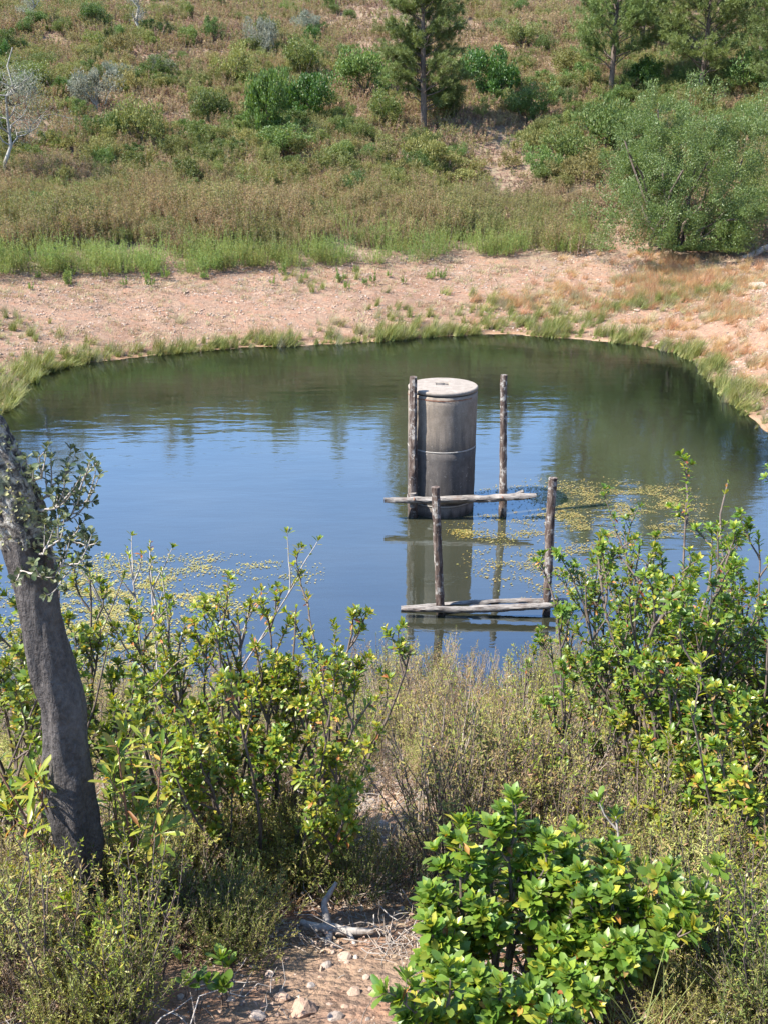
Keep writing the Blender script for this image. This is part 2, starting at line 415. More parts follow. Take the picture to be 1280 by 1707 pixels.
M['palegrass'] = leafmat('pale_dry_grass', [(.40, .33, .20), (.33, .30, .17), (.26, .27, .11), (.45, .37, .25)], .8, .3, .15)
M['weed'] = leafmat('floating_leaf', [(0.232, 0.185, 0.038), (0.317, 0.244, 0.062), (0.158, 0.151, 0.038), (0.348, 0.274, 0.100), (0.285, 0.176, 0.038), (0.116, 0.117, 0.046), (0.211, 0.196, 0.054)], .4, .1, .1)
M['litter'] = leafmat('leaf_litter', [(.24, .16, .10), (.34, .24, .16), (.17, .12, .08), (.42, .34, .26), (.30, .17, .08)], .8, .15, .2)
M['stem'] = barkmat('dark_stem', (.055, .04, .03), (.16, .12, .095), 60, .4, .003)
M['stem_red'] = barkmat('red_stem', (.12, .05, .03), (.24, .12, .07), 60, .3, .002)
M['stem_grey'] = barkmat('grey_stem', (.16, .14, .12), (.36, .32, .28), 50, .4, .003)
M['twig_dry'] = barkmat('dry_twig', (.17, .13, .10), (.38, .31, .25), 50, .4, .003)
M['pine_bark'] = barkmat('pine_bark', (.05, .037, .03), (.15, .11, .085), 14, .6, .02)
M['pale_bark'] = barkmat('pale_lichen_bark', (.17, .155, .135), (.34, .32, .28), 12, .5, .02)
# weathered wood of the posts: dark core with pale lichen flakes
m, t, p, out = newmat('weathered_post_wood')
tc = t.nodes.new('ShaderNodeTexCoord'); mp = t.nodes.new('ShaderNodeMapping'); mp.inputs['Scale'].default_value = (1, 1, .22)
t.links.new(tc.outputs['Object'], mp.inputs['Vector'])
n = noise(t, 22, 6, .65, mp.outputs[0]); n2 = noise(t, 11, 5, .7, tc.outputs['Object']); n3 = noise(t, 70, 4, .6, mp.outputs[0])
wd = ramp(t, n, [(.32, (.030, .020, .017)), (.5, (.095, .068, .056)), (.68, (.22, .18, .15))])
lich = ramp(t, n2, [(.53, (0, 0, 0)), (.60, (1, 1, 1))])
wd = mixc(t, mathn(t, 'MULTIPLY', lich, .8), wd, (.36, .335, .30))
sx = t.nodes.new('ShaderNodeSeparateXYZ'); t.links.new(tc.outputs['Object'], sx.inputs[0])
wd = mixc(t, ramp(t, mathn(t, 'ADD', sx.outputs[2], mathn(t, 'MULTIPLY', n2, .12)), [(.10, (.75, .75, .75)), (.20, (0, 0, 0))]), wd, (.03, .025, .018))
t.links.new(wd, p.inputs['Base Color']); p.inputs['Roughness'].default_value = .95; p.inputs['Specular IOR Level'].default_value = .15
bump(t, mathn(t, 'ADD', n, mathn(t, 'MULTIPLY', n3, .5)), p, .9, .02)
M['post'] = m
m, t, p, out = newmat('bleached_rail_wood')
tc = t.nodes.new('ShaderNodeTexCoord'); mp = t.nodes.new('ShaderNodeMapping'); mp.inputs['Scale'].default_value = (.2, 1, 1)
t.links.new(tc.outputs['Object'], mp.inputs['Vector'])
n = noise(t, 26, 6, .7, mp.outputs[0]); n2 = noise(t, 5, 4, .6, tc.outputs['Object'])
wd = ramp(t, n, [(.34, (.045, .036, .032)), (.47, (.17, .15, .132)), (.7, (.33, .30, .265))])
wd = mixc(t, ramp(t, n2, [(.55, (0, 0, 0)), (.68, (.7, .7, .7))]), wd, (.14, .10, .08))
t.links.new(wd, p.inputs['Base Color']); p.inputs['Roughness'].default_value = .95; p.inputs['Specular IOR Level'].default_value = .15
bump(t, n, p, .9, .015)
M['rail'] = m
def concrete(name, a, b, stain, lo, hi, sc=6):
    m, t, p, out = newmat(name)
    tc = t.nodes.new('ShaderNodeTexCoord'); V_ = tc.outputs['Object']
    n = noise(t, sc, 6, .65, V_); n2 = noise(t, 60, 5, .7, V_)
    mp = t.nodes.new('ShaderNodeMapping'); mp.inputs['Scale'].default_value = (1, 1, .12); t.links.new(V_, mp.inputs['Vector'])
    st = noise(t, 9, 5, .6, mp.outputs[0])
    col = ramp(t, n, [(.3, a), (.7, b)])
    sx = t.nodes.new('ShaderNodeSeparateXYZ'); t.links.new(V_, sx.inputs[0])
    mr = t.nodes.new('ShaderNodeMapRange'); t.links.new(sx.outputs[2], mr.inputs[0])
    mr.inputs[1].default_value = hi; mr.inputs[2].default_value = lo
    f = mathn(t, 'ADD', mr.outputs[0], mathn(t, 'MULTIPLY', mathn(t, 'SUBTRACT', st, .5), 3.0), True)
    col = mixc(t, f, col, stain)
    col = mixc(t, .5, col, ramp(t, n2, [(.35, (.6, .6, .6)), (.5, (1, 1, 1)), (.7, (1.25, 1.25, 1.25))]), 'MULTIPLY')
    sp_ = ramp(t, noise(t, 14, 6, .75, V_), [(.60, (0, 0, 0)), (.66, (1, 1, 1))])
    col = mixc(t, mathn(t, 'MULTIPLY', sp_, .35), col, (.42, .38, .33))
    t.links.new(col, p.inputs['Base Color']); p.inputs['Roughness'].default_value = .92; p.inputs['Specular IOR Level'].default_value = .2
    bump(t, mathn(t, 'ADD', n, n2), p, .5, .01)
    return m
M['ring_top'] = concrete('brown_stained_concrete', (.18, .145, .110), (.27, .22, .172), (.11, .094, .08), 1.1, 1.7)
M['ring_low'] = concrete('dark_algae_concrete', (.075, .066, .060), (.125, .110, .098), (.055, .049, .044), .2, .9)
M['ring_foot'] = concrete('waterline_concrete', (.115, .095, .08), (.16, .135, .115), (.040, .034, .028), .03, .15)
M['lid'] = concrete('pale_lid_concrete', (.20, .168, .138), (.30, .258, .215), (.22, .18, .15), -1, -.5, 9)
M['mortar'] = concrete('mortar_line', (.24, .22, .195), (.38, .35, .31), (.25, .22, .2), -1, -.5, 9)
m, t, p, out = newmat('stone_grey_pink')
tc = t.nodes.new('ShaderNodeTexCoord'); oi = t.nodes.new('ShaderNodeObjectInfo')
n = noise(t, 9, 5, .7, tc.outputs['Object'])
col = ramp(t, oi.outputs['Random'], [(0, (.36, .24, .17)), (.3, (.42, .30, .22)), (.6, (.30, .255, .22)), (.8, (.40, .23, .14)), (1, (.42, .35, .29))])
col = mixc(t, .6, col, ramp(t, n, [(.3, (.55, .55, .55)), (.7, (1.2, 1.2, 1.2))]), 'MULTIPLY')
t.links.new(col, p.inputs['Base Color']); p.inputs['Roughness'].default_value = .9
bump(t, n, p, .5, .02); M['stone'] = m
# bare trunk: dark grey smooth; cork above with lichen
m, t, p, out = newmat('stripped_dark_bark')
tc = t.nodes.new('ShaderNodeTexCoord'); V_ = tc.outputs['Object']
mp = t.nodes.new('ShaderNodeMapping'); mp.inputs['Scale'].default_value = (1, 1, .35); t.links.new(V_, mp.inputs['Vector'])
n = noise(t, 55, 6, .7, V_); n2 = noise(t, 7, 5, .6, mp.outputs[0]); n3 = noise(t, 18, 5, .65, mp.outputs[0])
col = ramp(t, mathn(t, 'ADD', mathn(t, 'MULTIPLY', n, .4), mathn(t, 'MULTIPLY', n2, .6)), [(.38, (.022, .019, .018)), (.50, (.070, .060, .055)), (.64, (.135, .118, .108))])
t.links.new(col, p.inputs['Base Color']); p.inputs['Roughness'].default_value = .85; p.inputs['Specular IOR Level'].default_value = .3
bump(t, mathn(t, 'ADD', mathn(t, 'MULTIPLY', n, .5), mathn(t, 'MULTIPLY', n3, 1.8)), p, 1, .03)
M['trunk'] = m
m, t, p, out = newmat('lichen_cork_bark')
tc = t.nodes.new('ShaderNodeTexCoord'); V_ = tc.outputs['Object']
n = noise(t, 34, 6, .7, V_, .4); n2 = noise(t, 12, 5, .6, V_)
vo = t.nodes.new('ShaderNodeTexVoronoi'); vo.inputs['Scale'].default_value = 26; t.links.new(V_, vo.inputs['Vector'])
col = ramp(t, n, [(.40, (.035, .03, .028)), (.49, (.14, .12, .10)), (.57, (.34, .315, .27)), (.7, (.50, .47, .40))])
col = mixc(t, ramp(t, n2, [(.56, (0, 0, 0)), (.64, (.8, .8, .8))]), col, (.34, .36, .17))
t.links.new(col, p.inputs['Base Color']); p.inputs['Roughness'].default_value = .95
bump(t, mathn(t, 'SUBTRACT', n, mathn(t, 'MULTIPLY', vo.outputs['Distance'], .5)), p, 1, .03)
M['cork'] = m
M['lichen'] = leafmat('lichen_tuft', [(.26, .27, .10), (.34, .33, .16), (.20, .23, .07), (.38, .36, .22)], .9, .3, .1)

# ------------------------------------------------------------------ terrain
def warp(lo, hi, n, c):
    a = -math.asinh(-lo/c); b = math.asinh(hi/c)
    return np.sinh(np.linspace(a, b, n))*c
gx = warp(-420, 420, 470, 9.0)
gy = 3.0 + warp(-160, 560, 560, 8.0)
GX, GY = np.meshgrid(gx, gy)
SD = pond_sd(GX, GY)
GZ = H(GX, GY, SD)
# beyond the ridge and behind the camera the land rolls away
GZ = GZ + sstep(150, 400, GY)*(-14) 
me = bpy.data.meshes.new('ground')
ny, nx = GX.shape
Vt = np.stack([GX, GY, GZ], -1).reshape(-1, 3)
i = np.arange(ny-1)[:, None]*nx + np.arange(nx-1)[None, :]
Ft = np.stack([i, i+1, i+nx+1, i+nx], -1).reshape(-1, 4)
mb = MB(); mb.add(Vt, Ft)
gme = mb.mesh('ground', M['soil'], True)
wf = sstep(8.5, 14, GY)
litter = wf*sstep(6.6, 9.0, SD + 2.0*(fbm(GX*.5, GY*.5, 3, 77)-.5))*(0.55+.9*(fbm(GX*.16, GY*.16, 3, 78)-.35))
litter = litter + (1-wf)*np.clip(.28*fbm(GX*.8, GY*.8, 3, 79)+sstep(3.2, 0, np.abs(SD-0))*.3, 0, 1)
a = gme.attributes.new('litter', 'FLOAT', 'POINT'); a.data.foreach_set('value', np.clip(litter, 0, 1).ravel().astype(np.float32))
a = gme.attributes.new('shore', 'FLOAT', 'POINT'); a.data.foreach_set('value', SD.ravel().astype(np.float32))
tag(link('ground', gme), 'pinkish bare soil and heath covered hillside around the pond', None, None, 'structure')

# water sheet
wx = np.linspace(-12.5, 12.5, 200); wy = np.linspace(7.5, 35, 220)
WX, WY = np.meshgrid(wx, wy)
wsd = pond_sd(WX, WY); wz = H(WX, WY, wsd)
keep = wsd < .5
iw = np.arange(len(wy)-1)[:, None]*len(wx)+np.arange(len(wx)-1)[None, :]
Fw = np.stack([iw, iw+1, iw+len(wx)+1, iw+len(wx)], -1).reshape(-1, 4)
kf = keep.ravel()[Fw].all(1)
mb = MB(); mb.add(np.stack([WX, WY, np.zeros_like(WX)], -1).reshape(-1, 3), Fw[kf])
wme = mb.mesh('water', M['water'], True)
a = wme.attributes.new('depth', 'FLOAT', 'POINT'); a.data.foreach_set('value', np.maximum(-wz, 0).ravel().astype(np.float32))
tag(link('water', wme), 'still blue pond water mirroring sky and hillside', None, None, 'structure')

# ------------------------------------------------------------------ concrete shaft in the pond
def ring_mesh(name, r, z0, z1, mat, seg=64, cham=.012, wob=.0):
    mb = MB()
    prof = [(r-.02, z0), (r-cham*.3, z0+.002), (r, z0+cham)]
    k = 7
    for q in range(1, k): prof.append((r+wob*(random.random()-.5), z0+cham+(z1-z0-2*cham)*q/k))
    prof += [(r, z1-cham), (r-cham, z1)]
    th = np.arange(seg)*2*math.pi/seg
    V = []
    for (rr, z) in prof:
        dr = wob*(vn(np.cos(th)*3+5, np.sin(th)*3+z*4, 3)-.5)
        V.append(np.stack([(rr+dr)*np.cos(th), (rr+dr)*np.sin(th), np.full(seg, z)], -1))
    n = len(prof); V = np.concatenate(V)
    i = np.arange(n-1)[:, None]*seg; j = np.arange(seg)[None, :]; j2 = (j+1) % seg
    mb.add(V, np.stack([i+j, i+j2, i+seg+j2, i+seg+j], -1).reshape(-1, 4))
    mb.add(V[-seg:], np.arange(seg)[None, :])
    return mb.mesh(name, mat, False)
SX, SY = 1.0, 15.5
pc = pt(735.5, 750, SY); SX = float(pc[0])
shaft = empty('concrete_shaft', (SX, SY, 0))
tag(shaft, 'round concrete shaft of stacked rings with pale lid standing in the pond', 'shaft')
RR = .57
def smooth_by(o):
    for p_ in o.data.polygons: p_.use_smooth = abs(p_.normal.z) < .5
    return o
o = link('concrete_ring', ring_mesh('ring_foot', RR-.004, -1.2, .19, M['ring_foot'], wob=.008), shaft); o['label'] = 'lowest concrete ring with dark waterline'; smooth_by(o)
o = link('concrete_ring', ring_mesh('ring_low', RR, .205, 1.125, M['ring_low'], wob=.008), shaft); o['label'] = 'middle concrete ring, dark grey'; smooth_by(o)
o = link('concrete_ring', ring_mesh('ring_top', RR-.003, 1.14, 2.05, M['ring_top'], wob=.008), shaft); o['label'] = 'upper concrete ring stained brown'; smooth_by(o)
q = MB(); q_th = np.linspace(2.6, 5.6, 40); q_r = RR+.004+.004*rng.random(40)
Vq = np.concatenate([np.stack([q_r*np.cos(q_th), q_r*np.sin(q_th), np.full(40, z_)+.010*rng.random(40)], -1) for z_ in (1.985, 2.005)]); i = np.arange(39)
q.add(Vq, np.stack([i, i+1, i+41, i+40], -1)); link('rust_stain_line', q.mesh('rust_stain_line', M['stem_red']), shaft)
for z in (.197, 1.132):
    q = MB(); th = np.linspace(0, 2*math.pi, 49)[:-1]
    rr = RR + .006*(rng.random(48)-.45)
    Vq = []
    for (dr, dz) in ((-.03, -.012), (0, -.010), (.003, 0), (0, .012), (-.03, .014)):
        Vq.append(np.stack([(rr+dr)*np.cos(th), (rr+dr)*np.sin(th), np.full(48, z+dz)+.004*rng.random(48)], -1))
    Vq = np.concatenate(Vq); i = np.arange(4)[:, None]*48; j = np.arange(48)[None]; j2 = (j+1) % 48
    q.add(Vq, np.stack([i+j, i+j2, i+48+j2, i+48+j], -1).reshape(-1, 4))
    link('mortar_joint', q.mesh('mortar_joint', M['mortar']), shaft)
# lid: disc with a square recess
mb = MB()
seg = 64; th = np.arange(seg)*2*math.pi/seg
z0, z1 = 2.065, 2.13
sq = .115; hx, hy = -.0, .10
def sqpt(a):
    c, s_ = np.cos(a), np.sin(a); k = sq/np.maximum(np.abs(c), np.abs(s_)); return c*k+hx, s_*k+hy
ci = (RR+.002)+.006*(rng.random(seg)-.5)
rings = [((RR-.05)*np.cos(th), (RR-.05)*np.sin(th), z0), (ci*np.cos(th), ci*np.sin(th), z0+.006), (ci*np.cos(th), ci*np.sin(th), z1-.012), ((ci-.012)*np.cos(th), (ci-.012)*np.sin(th), z1)]
sxq, syq = sqpt(th+0.0)
rings += [(sxq, syq, z1+.004), (sxq*1.0, syq, z1-.055)]
V = np.concatenate([np.stack([a_, b_, np.full(seg, c_)], -1) for a_, b_, c_ in rings])
i = np.arange(len(rings)-1)[:, None]*seg; j = np.arange(seg)[None, :]; j2 = (j+1) % seg
mb.add(V, np.stack([i+j, i+j2, i+seg+j2, i+seg+j], -1).reshape(-1, 4))
mb.add(V[-seg:], np.arange(seg)[None, :])
lid = link('lid', mb.mesh('lid', M['lid']), shaft); smooth_by(lid)
def box_mb(mb, c, s, m=0, rz=0):
    x, y, z = s[0]/2, s[1]/2, s[2]/2
    v = np.array([[-x, -y, -z], [x, -y, -z], [x, y, -z], [-x, y, -z], [-x, -y, z], [x, -y, z], [x, y, z], [-x, y, z]])
    cr, sr = math.cos(rz), math.sin(rz)
    v = v @ np.array([[cr, sr, 0], [-sr, cr, 0], [0, 0, 1]]) + np.array(c)
    mb.add(v, [[0, 3, 2, 1], [4, 5, 6, 7], [0, 1, 5, 4], [1, 2, 6, 5], [2, 3, 7, 6], [3, 0, 4, 7]], m)
mb = MB(); box_mb(mb, (hx-.03, hy-.01, z1-.03), (.15, .17, .045), rz=.05); box_mb(mb, (hx+.06, hy-.07, z1-.01), (.05, .07, .03), rz=.3)
link('hatch_block', mb.mesh('hatch_block', M['ring_low']), lid)

# ------------------------------------------------------------------ timber frames
def wood(name, pts, r, mat, parent, sides=9, n=40, notch=.12, flat=1.0, splinter=0):
    """an uneven split log along the given points, in the parent's space"""
    P0 = np.array(pts, float); L = np.linalg.norm(P0[-1]-P0[0])
    s = np.linspace(0, 1, n); ks = np.linspace(0, 1, len(P0))
    P = np.stack([np.interp(s, ks, P0[:, k]) for k in range(3)], -1)
    sd = random.randint(0, 999)
    P[:, 0] += .018*(fbm(s*L*1.4, s*0+sd, 3, sd)-.5)*(1 if abs(P0[-1][2]-P0[0][2]) > abs(P0[-1][0]-P0[0][0]) else 0)
    P[:, 2] += .05*(fbm(s*L*1.2, s*0+sd, 3, sd+1)-.5)*(0 if abs(P0[-1][2]-P0[0][2]) > abs(P0[-1][0]-P0[0][0]) else 1)
    P[:, 1] += .03*(fbm(s*L*1.4, s*0+sd+3, 3, sd+2)-.5)
    th = np.arange(sides)*2*math.pi/sides
    A = 1 + .30*(fbm(s[:, None]*L*1.1+np.cos(th)*1.2+9, np.sin(th)*1.2+s[:, None]*.3, 3, sd+4)-.5)*2*.8 \
          + notch*(vn(s[:, None]*L*16+np.arange(sides)*7.1, np.arange(sides)[None, :]*3.3, sd+5)-.5)
    rr = np.interp(s, np.linspace(0, 1, len(np.atleast_1d(r))), np.atleast_1d(r))
    if splinter: rr = rr*np.where(s > 1-splinter, .55+.45*(1-(s-(1-splinter))/splinter), 1)
    mb = MB(); tube(mb, P, rr, sides, 0, True, 0, jit=A)
    me = mb.mesh(name, mat); me.transform(Matrix.Identity(4))
    for p_ in me.polygons: p_.use_smooth = True
    me.set_sharp_from_angle(angle=R(50)) if hasattr(me, 'set_sharp_from_angle') else None
    return link(name, me, parent)
# rear frame (either side of the shaft)
YR = 15.05
def rel(pa, base): return (pa[0]-base[0], pa[1]-base[1], pa[2]-base[2])
b0 = pt(764, 858, YR); b0[2] = 0
fr1 = empty('timber_frame', tuple(b0)); tag(fr1, 'tall pair of weathered posts with a bleached rail beside the concrete shaft', 'wooden frame')
def post(parent, base, xt, yt, xb, Y, r, depth_=1.3, chip=0.0):
    top = pt(xt, yt, Y); bot = pt(xb, 858 if Y > 13 else 1018, Y); bot[2] = 0
    sub = bot + (bot-top)/max(top[2], .1)*depth_
    o = wood('post', [rel(sub, base), rel(bot, base), rel(top, base)], [r*1.02, r*1.05, r*.92], M['post'], parent, 9, 60, .22)
    return top, bot
post(fr1, b0, 689, 628, 687, YR-.02, .072)
post(fr1, b0, 840, 625, 837, YR, .062)
# top splinter on the left post's side
ra, rb = pt(640, 836, 14.86), pt(893, 826, 14.86)
o = wood('rail', [rel(ra, b0), rel(pt(765, 833, 14.85), b0), rel(rb, b0)], [.045, .068, .060], M['rail'], fr1, 9, 60, .3, splinter=.12)
o = wood('broken_rail_end', [rel(pt(838, 833, 14.90), b0), rel(pt(872, 819, 14.90), b0)], [.04, .03], M['rail'], fr1, 7, 10, .3)
o = wood('brace', [rel(pt(688, 845, 14.93), b0), rel(pt(688, 822, 14.93), b0)], [.05, .06], M['rail'], fr1, 7, 8, .3)
for (px, py) in ((690, 833), (837, 830)):
    mb = MB(); q = np.array(rel(pt(px, py, 14.76), b0)); tube(mb, [q+np.array([0, -.02, 0]), q+np.array([0, .2, 0])], .012, 6)
    link('bolt', mb.mesh('bolt', M['stem_red']), fr1)
# front frame
YF = 11.4
b1 = pt(820, 1018, YF); b1[2] = 0
fr2 = empty('timber_frame', tuple(b1)); tag(fr2, 'short pair of dark posts with a split low rail nearest the bank', 'wooden frame')
post(fr2, b1, 726, 812, 734, YF, .058)
post(fr2, b1, 921, 797, 909, YF, .058)
o = wood('rail', [rel(pt(668, 1017, YF-.1), b1), rel(pt(790, 1016, YF-.13), b1), rel(pt(935, 1009, YF-.1), b1)], [.036, .050, .044], M['rail'], fr2, 9, 60, .35, splinter=.08)
o = wood('rail', [rel(pt(668, 1013, YF+.13), b1), rel(pt(790, 1003, YF+.15), b1), rel(pt(945, 1001, YF+.1), b1)], [.022, .034, .034], M['rail'], fr2, 7, 50, .3)
o['label'] = 'thinner rear strand of the split rail'
# waterline debris round the rear post
mb = MB()
# ------------------------------------------------------------------ floating leaves
def water_patch(n, fn, size=(.018, .050), seed=1):
    g = np.random.default_rng(seed); out_ = []
    while len(out_) < n:
        x = g.uniform(-9, 9, 4000); y = g.uniform(9.0, 20, 4000)
        d = depth(np.array([x, y, np.zeros_like(x)]))
        px = 640+x/d*FPX
        tt = np.arctan2(CAMZ, y)-PITCH; py = 853.5+np.tan(tt)*FPX
        s_ = pond_sd(x, y)
        pr = fn(px, py)*np.clip(sstep(.42, .66, fbm(x*2.2, y*4.0, 4, seed))*1.1+.05, 0, 1)
        k = (g.random(4000) < pr) & (s_ < -.05)
        out_ += list(zip(x[k], y[k]))
    out_ = np.array(out_[:n]); 
    P = np.column_stack([out_, g.uniform(.004, .012, n)])
    a_ = g.random(n)*6.283
    D = np.column_stack([np.cos(a_), np.sin(a_), g.normal(0, .05, n)])
    N = np.tile([0, 0, 1.], (n, 1)) + g.normal(0, .10, (n, 3))
    mb = MB(); L_ = g.uniform(*size, n)
    leaves(mb, P, D, N, L_, L_*g.uniform(.3, .75, n), .05, -.03)
    return mb
def ell(px, py, cx, cy, rx, ry): return np.clip(1.35-np.sqrt(((px-cx)/rx)**2+((py-cy)/ry)**2)*1.25, 0, 1)
f_right = lambda px, py: np.maximum.reduce([ell(px, py, 960, 860, 220, 62)*.9, ell(px, py, 1075, 838, 110, 34), ell(px, py, 775, 882, 34, 18)*1.2, ell(px, py, 930, 945, 160, 60)*.45])
f_left = lambda px, py: np.maximum.reduce([ell(px, py, 215, 1010, 215, 85)*.8, ell(px, py, 370, 955, 170, 34)*.3, ell(px, py, 150, 1090, 170, 80)*1.2])
o = link('floating_leaves', water_patch(9500, f_right, seed=11).mesh('floating_leaves', M['weed'])); tag(o, 'yellow floating pondweed leaves right of the concrete shaft', 'pondweed', None, 'stuff')
o = link('floating_leaves', water_patch(13000, f_left, seed=23).mesh('floating_leaves', M['weed'])); tag(o, 'yellow floating pondweed leaves behind the shrubs at the near bank', 'pondweed', None, 'stuff')

# ------------------------------------------------------------------ plant builders (meshes at the origin)
def grow(stems, length, tilt, seg=7, up=.25, wob=.12, side=3, sidelen=.4, r0=.010, base=.06, g=rng, order=2, lo=.35, spread_pow=.5):
    """returns stem tubes [(pts, radii)] and shoots [(pts)] (the outermost twigs)"""
    tubes = []; shoots = []
    def one(p0, d0, L, r, lev):
        P = [np.array(p0)]; d = np.array(d0, float)
        n = seg if lev == 0 else max(4, seg-2)
        for q in range(n):
            d = nrm(d + np.array([0, 0, up*.35]) + g.normal(0, wob, 3)); P.append(P[-1]+d*L/n)
        P = np.array(P); tubes.append((P, np.linspace(r, r*.35, n+1), lev))
        shoots.append((P, lev))
        if lev < order:
            ns = side if lev == 0 else max(1, side-1)
            for q in range(ns + g.integers(0, 2)):
                f = g.uniform(lo, .95); k = f*n; i0 = int(min(k, n-1)); pp = P[i0]+(P[i0+1]-P[i0])*(k-i0)
                dd = nrm(P[i0+1]-P[i0]); s_ = rdir(1, g)[0]; s_ = nrm(s_-dd*np.dot(s_, dd))
                one(pp, nrm(dd*.9+s_*.62+np.array([0, 0, .35])), L*sidelen*g.uniform(.7, 1.25)*(1-.35*f), r*.55, lev+1)
    for k in range(stems):
        a_ = g.random()*6.283; q = tilt*g.random()**spread_pow
        b = base*math.sqrt(g.random())
        d = np.array([math.cos(a_)*math.sin(q), math.sin(a_)*math.sin(q), math.cos(q)])
        one((math.cos(a_)*b, math.sin(a_)*b, -.05), d, length*g.uniform(.72, 1.08), r0*g.uniform(.8, 1.2), 0)
    return tubes, shoots
def shoot_leaves(shoots, L, W, g, tip=9, along=9, frac=.55, elev=(.22, .95), levs=(0, 1, 2), updown=.25):
    """leaf arrays: a rosette at each shoot tip and leaves up the last part"""
    P = []; D = []; N = []; LL = []
    for (Q, lev) in shoots:
        if lev not in levs: continue
        ax = nrm(Q[-1]-Q[-2])
        a = nrm(np.cross(ax, [0.13, .9, .21])); b = np.cross(ax, a)
        n = max(3, int(tip*g.uniform(.7, 1.25)))
        ln = np.linalg.norm(Q[-1]-Q[0]); m_ = int(along*g.uniform(.6, 1.3)*min(1.6, ln/.25)) if along else 0
        for q in range(n+m_):
            phi = q*2.39996 + g.normal(0, .25)
            if q < n:
                f = 1-.05*q/n; e = elev[0]+(elev[1]-elev[0])*(q/n)+g.normal(0, .12); s = (.6+.5*q/n)
            else:
                f = 1-frac*((q-n+1)/max(m_, 1)); e = elev[1]+g.normal(.1, .2); s = g.uniform(.75, 1.1)
            k = f*(len(Q)-1); i0 = int(min(k, len(Q)-2)); pp = Q[i0]+(Q[i0+1]-Q[i0])*(k-i0)
            rad = a*math.cos(phi)+b*math.sin(phi)
            d = ax*math.cos(e)+rad*math.sin(e)
            P.append(pp); D.append(d); N.append(ax*math.sin(e)-rad*math.cos(e)+np.array([0, 0, updown])); LL.append(L*s*g.uniform(.8, 1.15))
    P = np.array(P); D = np.array(D); N = np.array(N); LL = np.array(LL)
    return P, D, N, LL
def tubes_mesh(name, tubes, mat, sides=(6, 5, 4), minr=.0):
    mb = MB()
    for (P, r, lev) in tubes: tube(mb, P, np.maximum(r, minr), sides[min(lev, 2)], 0, False)
    return mb.mesh(name, mat, True)

LEAF_KINDS = []
def leaf_mesh(name, mat, w, fold, bend):
    mb = MB()
    T = [[0, 0], [.15, .22], [.42, .72], [.70, 1], [.91, .72], [1, 0]]
    # a fuller outline than the stuff leaves: 6 rows
    V = []; 
    for (t_, h_) in T:
        z = -bend*t_*t_
        V.append([t_, -h_*w/2, z+fold*h_*w/2]); V.append([t_, 0, z]); V.append([t_, h_*w/2, z+fold*h_*w/2])
    F = []
    for q in range(5):
        i0 = q*3
        F += [[i0, i0+3, i0+4, i0+1], [i0+1, i0+4, i0+5, i0+2]]
    mb.add(V, F); return mb.mesh(name, mat, True)
def place_leaves(parent, P, D, N, L, meshes, cam_local, maxn=300):
    """the leaves nearest the viewer become parts of their own; returns the mask of those taken"""
    d = np.linalg.norm(P-cam_local, axis=1)/np.maximum(L, 1e-3)
    order = np.argsort(d)[:maxn]
    Dn = nrm(D); Sn = nrm(np.cross(Dn, N)); Nn = np.cross(Sn, Dn)
    taken = np.zeros(len(P), bool); taken[order] = True
    for k in order:
        o = bpy.data.objects.new('leaf', meshes[int(rng.integers(0, len(meshes)))])
        l = float(L[k])
        x, y, z = Dn[k]*l, -Sn[k]*l, Nn[k]*l
        o.parent = parent; o.matrix_basis = Matrix(((x[0], y[0], z[0], P[k][0]), (x[1], y[1], z[1], P[k][1]), (x[2], y[2], z[2], P[k][2]), (0, 0, 0, 1)))
        
        C.objects.link(o)
    return taken
LM_A = [leaf_mesh('leaf_shape', M['arbutus'], .40, .35, .12), leaf_mesh('leaf_shape', M['arbutus'], .44, .2, .05), leaf_mesh('leaf_shape', M['arbutus'], .36, .45, .2)]
LM_Y = [leaf_mesh('leaf_shape', M['arbutus_y'], .34, .35, .12), leaf_mesh('leaf_shape', M['arbutus_y'], .38, .2, .05), leaf_mesh('leaf_shape', M['arbutus'], .34, .4, .2)]
LM_L = [leaf_mesh('leaf_shape', M['arbutus_y'], .20, .35, .15), leaf_mesh('leaf_shape', M['arbutus_y'], .17, .3, .3)]

